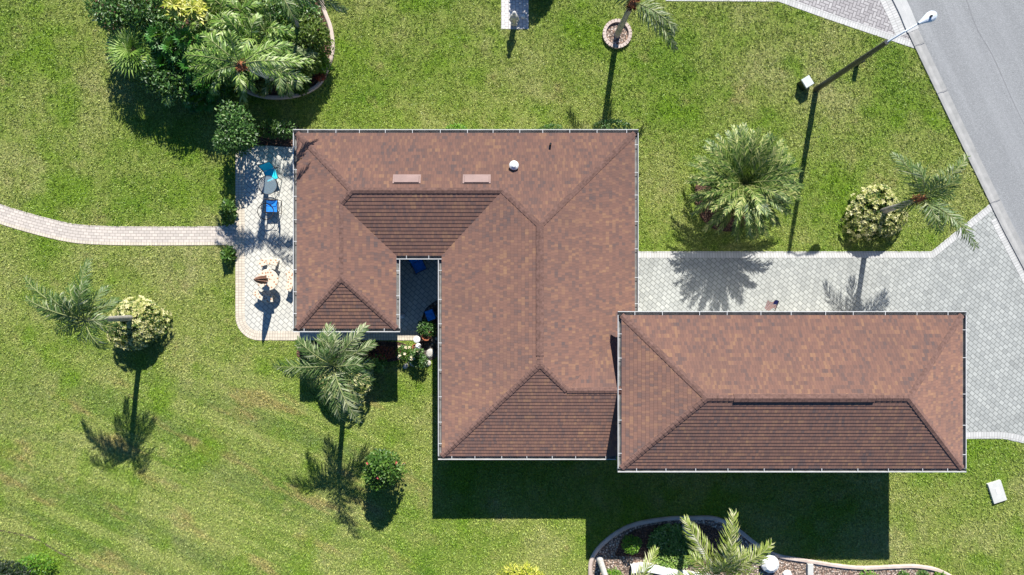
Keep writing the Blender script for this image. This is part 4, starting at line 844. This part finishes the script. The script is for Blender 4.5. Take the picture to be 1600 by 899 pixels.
# courtyard garden: spinner, pots, birdhouse, stones
rp = g0(661, 537); s0 = empty('wind_spinner', rp, 'dark garden pole with two white round discs at the courtyard mouth', 'wind spinner')
m_ = MB(); m_.tube([(0, 0, 0), (.02, 0, .9), (0, 0, 1.6)], .022, 6); m_.tube([(0, 0, .9), (-.2, .0, 1.0)], .012, 5); m_.build('pole', M['black'], s0)
for x, y, z, rr in ((-.08, .30, 1.45, .15), (-.08, -.02, 1.0, .12)):
    m_ = MB(); m_.tube([(0, 0, z - .05), (x, y, z - .02)], .01, 5); m_.lathe([(.0, z), (rr, z - .01), (rr, z + .02), (rr * .5, z + .04), (rr * .45, z + .02), (rr * .3, z + .02), (0, z + .06)], (x, y, 0), 20); m_.build('disc', M['white'], s0)
for px, py, rr, lb in ((668, 524, .2, 'large terracotta pot beside the white disc spinner'), (650, 542, .13, 'small terracotta pot below the white disc spinner')):
    a = empty('flower_pot', g0(px, py), lb, 'pot', 'terracotta pots'); m_ = MB(); m_.lathe([(0, .03), (rr * .7, .03), (rr, rr * 1.7), (rr * 1.12, rr * 1.7), (rr * 1.12, rr * 2), (rr * .9, rr * 2), (rr * .85, rr * 1.7)], (0, 0, 0), 20); m_.build('pot', M['terracotta'], a)
    m_ = MB(); m_.lathe([(0, rr * 1.72), (rr * .86, rr * 1.72)], (0, 0, 0), 20); m_.build('soil', M['mulch'], a)
lowp('flowering cream and green plant at the courtyard corner', 636, 552, .42, .36, .55, 'green', 500, .1, flowers=('creamfl', 12))
lowp('dark leafy plant at the foot of the garden pole', 655, 560, .42, .4, .8, 'dark', 900, .1, flowers=('creamfl', 8))
lowp('dark plant on the river rocks beside the courtyard wall', 668, 512, .4, .35, .6, 'dark', 700, .1)
for px, py, s_, lb in ((672, 552, .16, 'pale stone by the right eave of the courtyard mouth'), (668, 568, .13, 'small pale stone below the garden pole'), (645, 568, .12, 'pale stone left of the garden pole'), (634, 572, .10, 'smallest pale stone at the lawn edge of the courtyard planting')):
    m_ = MB(); m_.lathe([(0, 0), (s_, .01), (s_ * 1.1, s_ * .5), (s_ * .7, s_ * .95), (0, s_ * 1.05)], (0, 0, 0), 9); o = m_.build('stone', M['stone'], None, g0(px, py)); o.scale = (1, 1.3, .8); o.rotation_euler = (0, 0, px); tag(o, lb, 'stone', 'garden stones')
o = MB(); o.box((0, 0, .25), (.32, .42, .44), top_scale=.9); o.box((0, 0, .49), (.36, .46, .04)); tag(o.build('garden_box', M['blue'], None, g0(674, 492)), 'small blue box on the river rocks in the courtyard', 'box').rotation_euler = (0, 0, R(20))
a = empty('lantern', g0(630, 494), 'small pale lantern at the left wall of the courtyard', 'lantern'); m_ = MB(); m_.box((0, 0, .04), (.16, .16, .08)); m_.box((0, 0, .36), (.18, .18, .05), top_scale=.3); m_.build('frame', M['white'], a); m_ = MB(); m_.box((0, 0, .20), (.12, .12, .24)); m_.build('glass', M['tglass'], a)
# street lamp
lb_ = G3(1275, 140); L0 = empty('street_lamp', lb_, 'tall dark street lamp reaching over the kerb toward the road', 'street lamp'); lt = G3(1386, 66, 5.9) - lb_; hd = G3(1437, 36, 6.35) - lb_
m_ = MB(); m_.tube([(0, 0, -.1), (0, 0, .3), (lt.x * .5, lt.y * .5, 2.95), (lt.x, lt.y, 5.9)], [.14, .13, .115, .09], 12); m_.build('pole', M['pole'], L0, smooth=True)
m_ = MB(); mid = lt.lerp(hd, .5) + Vector((0, 0, .1)); m_.tube([lt - Vector((0, 0, .05)), mid, hd], [.035, .032, .03], 8); m_.build('arm', M['lampgrey'], L0)
d = Vector((hd.x - lt.x, hd.y - lt.y, 0)).normalized(); rot = Matrix((d, Vector((-d.y, d.x, 0)), UP)).transposed(); m_ = MB()
secs = [(-.32, .05, .05), (-.22, .07, .07), (-.05, .13, .10), (.12, .19, .12), (.28, .19, .11), (.38, .13, .08), (.43, .04, .03)]
for i in range(len(secs) - 1):
    for k in range(14):
        def Q(s_, k_): a = 2 * math.pi * k_ / 14; return hd + rot @ Vector((s_[0] + .25, s_[1] * math.cos(a), s_[2] * math.sin(a) + .02))
        m_.face([Q(secs[i], k), Q(secs[i], k + 1), Q(secs[i + 1], k + 1), Q(secs[i + 1], k)])
m_.build('lamp_head', M['lampgrey'], L0, smooth=True); m_ = MB(); c = hd + d * .36; m_.tube([(c.x, c.y, c.z + .08), (c.x, c.y, c.z + .2)], .045, 10); m_.build('photocell', M['black'], L0)
b0 = G3(1255, 133); U = empty('utility_box', b0, 'dark green utility box with a white slanted lid beside the lamp post', 'utility box'); U.rotation_euler = (0, 0, R(32))
m_ = MB(); m_.box((0, 0, .22), (.42, .44, .46), top_scale=.97); m_.build('body', M['dkgreen'], U); m_ = MB(); m_.box((0, 0, .475), (.44, .46, .05), top_scale=.9); m_.build('lid', M['lidgrey'], U)
o = MB(); o.box((0, 0, .27), (.17, .17, .6), top_scale=.9); o.box((0, 0, .59), (.2, .2, .05), top_scale=.6); tag(o.build('marker_post', M['black'], None, g0(1338, 101)), 'short black marker post on the lawn under the lamp pole', 'post').rotation_euler = (0, 0, R(25))
# concrete slab with lifting plate in the lawn
U = empty('utility_cover', g0(1556, 768), 'pale rectangular concrete utility cover set in the grass', 'utility cover', rz=R(18)); m_ = MB(); m_.box((0, 0, .035), (.62, .95, .15), top_scale=.98); m_.build('slab', M['slab'], U); m_ = MB(); m_.box((.03, .05, .1135), (.16, .28, .006)); m_.build('label_plate', M['white'], U)
EXCL.append(GL([(1541, 754), (1563, 748), (1573, 780), (1550, 788)]))
# flag on the garage wall
yw = gw[2][1]; fx = G(1212, 0, 2.6)[0]; F = empty('flag_pole', (fx, yw, 1.95), 'small striped flag on a slanted pole sticking out from the garage eave', 'flag'); F2 = MB(); F2.tube([(0, 0, 0), (.10, .95, .75)], .016, 6); F2.build('pole', M['black'], F)
m_ = MB(); n = 8
for i in range(n):
    u0, u1 = i / n, (i + 1) / n
    def FP(u_, v_): return Vector((.065 + .035 * v_, .60 + .34 * v_, .50 + .25 * v_)) + Vector((-.34 * u_, .06 * math.sin(u_ * 7), -.10 * u_ - .25 * u_))
    m_.face([FP(u0, 0), FP(u1, 0), FP(u1, 1), FP(u0, 1)], .5, [(u0, 0), (u1, 0), (u1, 1), (u0, 1)])
m_.build('flag', M['flag'], F)
# statue/lantern on the top pad
S = empty('garden_statue', g0(803.5, 37), 'slim grey garden statue on the small paved pad at the top', 'statue'); m_ = MB(); m_.box((0, 0, .12), (.30, .26, .22), top_scale=.85); m_.build('base', M['stone'], S)
m_ = MB(); m_.lathe([(.10, .22), (.13, .35), (.12, .6), (.16, .8), (.13, .95), (.06, 1.02), (.09, 1.12), (.09, 1.2), (0, 1.27)], (0, 0, 0), 14); m_.tube([(-.12, 0, .85), (-.2, -.06, .6), (-.1, -.14, .5)], [.045, .035, .03], 7); m_.tube([(.12, 0, .85), (.2, -.06, .6), (.1, -.14, .5)], [.045, .035, .03], 7); m_.build('figure', M['stone'], S, smooth=True)
m_ = MB(); m_.lathe([(0, 0), (.07, .02), (.1, .1), (.07, .18), (0, .2)], (0, 0, 0), 14); tag(m_.build('garden_ball', M['white'], None, g0(817.5, 27.5), smooth=True), 'white ball ornament beside the slim statue on the pad', 'ornament')
# white things in the bottom bed
def curved_wall(): 
    ln = smooth_line(GL([(985, 886), (1010, 884), (1050, 892), (1090, 899), (1130, 905)]), 5); mb = MB(); ribbon_mb(mb, ln, [(-.16, 0), (-.16, .34), (.16, .34), (.16, 0)]); return mb.build('low_wall', M['white'])
tag(curved_wall(), 'low white garden wall under the palm fronds at the bottom edge', 'wall')
m_ = MB(); m_.lathe([(.3, 0), (.42, .12), (.40, .30), (.25, .42), (0, .45)], (0, 0, 0), 11); o = m_.build('boulder', M['white'], None, g0(1200, 878)); o.rotation_euler = (0, 0, .5); tag(o, 'large rounded white boulder at the right of the bottom palm', 'boulder')
m_ = MB(); m_.lathe([(.16, 0), (.22, .06), (.18, .15), (0, .2)], (0, 0, 0), 9); tag(m_.build('boulder', M['white'], None, g0(1229, 897)), 'small white stone right of the large white boulder', 'boulder')
m_ = MB(); m_.box((0, 0, .10), (.26, .8, .16), top_scale=.95); tag(m_.build('stepping_slab', M['slab'], None, g0(1264, 893)), 'narrow pale slab standing in the pebbles near the bottom edge', 'slab')

# ------------------------------------------------------------------ grass blades
nt_, per = 205000, 11
T = np.stack([rng.uniform(-29, 29, nt_), rng.uniform(-18.5, 18.5, nt_)], 1); hsh = np.repeat(rng.beta(1.6, 2.2, nt_), per)
P = np.repeat(T, per, 0) + rng.normal(0, 0.036, (nt_ * per, 2))
keep = np.ones(len(P), bool)
for poly in EXCL: keep &= ~pip(P, poly)
P = P[keep]; hsh = hsh[keep]; n = len(P)
az = rng.uniform(0, 2 * np.pi, n); lean = np.abs(rng.normal(0.75, 0.35, n)); Lb = rng.uniform(0.045, 0.085, n) * (.55 + 1.1 * hsh); wb = rng.uniform(0.009, 0.018, n)
dx, dy = np.cos(az), np.sin(az); hx = dx * Lb * np.sin(lean); hy = dy * Lb * np.sin(lean); hz = Lb * np.cos(lean)
V = np.empty((n, 3, 3), np.float32)
V[:, 0, 0] = P[:, 0] - dy * wb; V[:, 0, 1] = P[:, 1] + dx * wb; V[:, 0, 2] = 0.0
V[:, 1, 0] = P[:, 0] + dy * wb; V[:, 1, 1] = P[:, 1] - dx * wb; V[:, 1, 2] = 0.0
V[:, 2, 0] = P[:, 0] + hx; V[:, 2, 1] = P[:, 1] + hy; V[:, 2, 2] = np.maximum(hz, .008)
me = bpy.data.meshes.new('grass'); me.vertices.add(n * 3); me.vertices.foreach_set('co', V.ravel()); me.loops.add(n * 3); me.loops.foreach_set('vertex_index', np.arange(n * 3, dtype=np.int32))
me.polygons.add(n); me.polygons.foreach_set('loop_start', np.arange(0, n * 3, 3, dtype=np.int32)); me.update(calc_edges=True)
at = me.attributes.new('rnd', 'FLOAT', 'FACE'); at.data.foreach_set('value', rng.beta(2.2, 2.6, n).astype(np.float32)); me.materials.append(M['blade'])
tag(bpy.data.objects.new('grass', me), 'short mown green grass covering the lawn', 'grass', kind='stuff'); C.objects.link(bpy.data.objects['grass'])
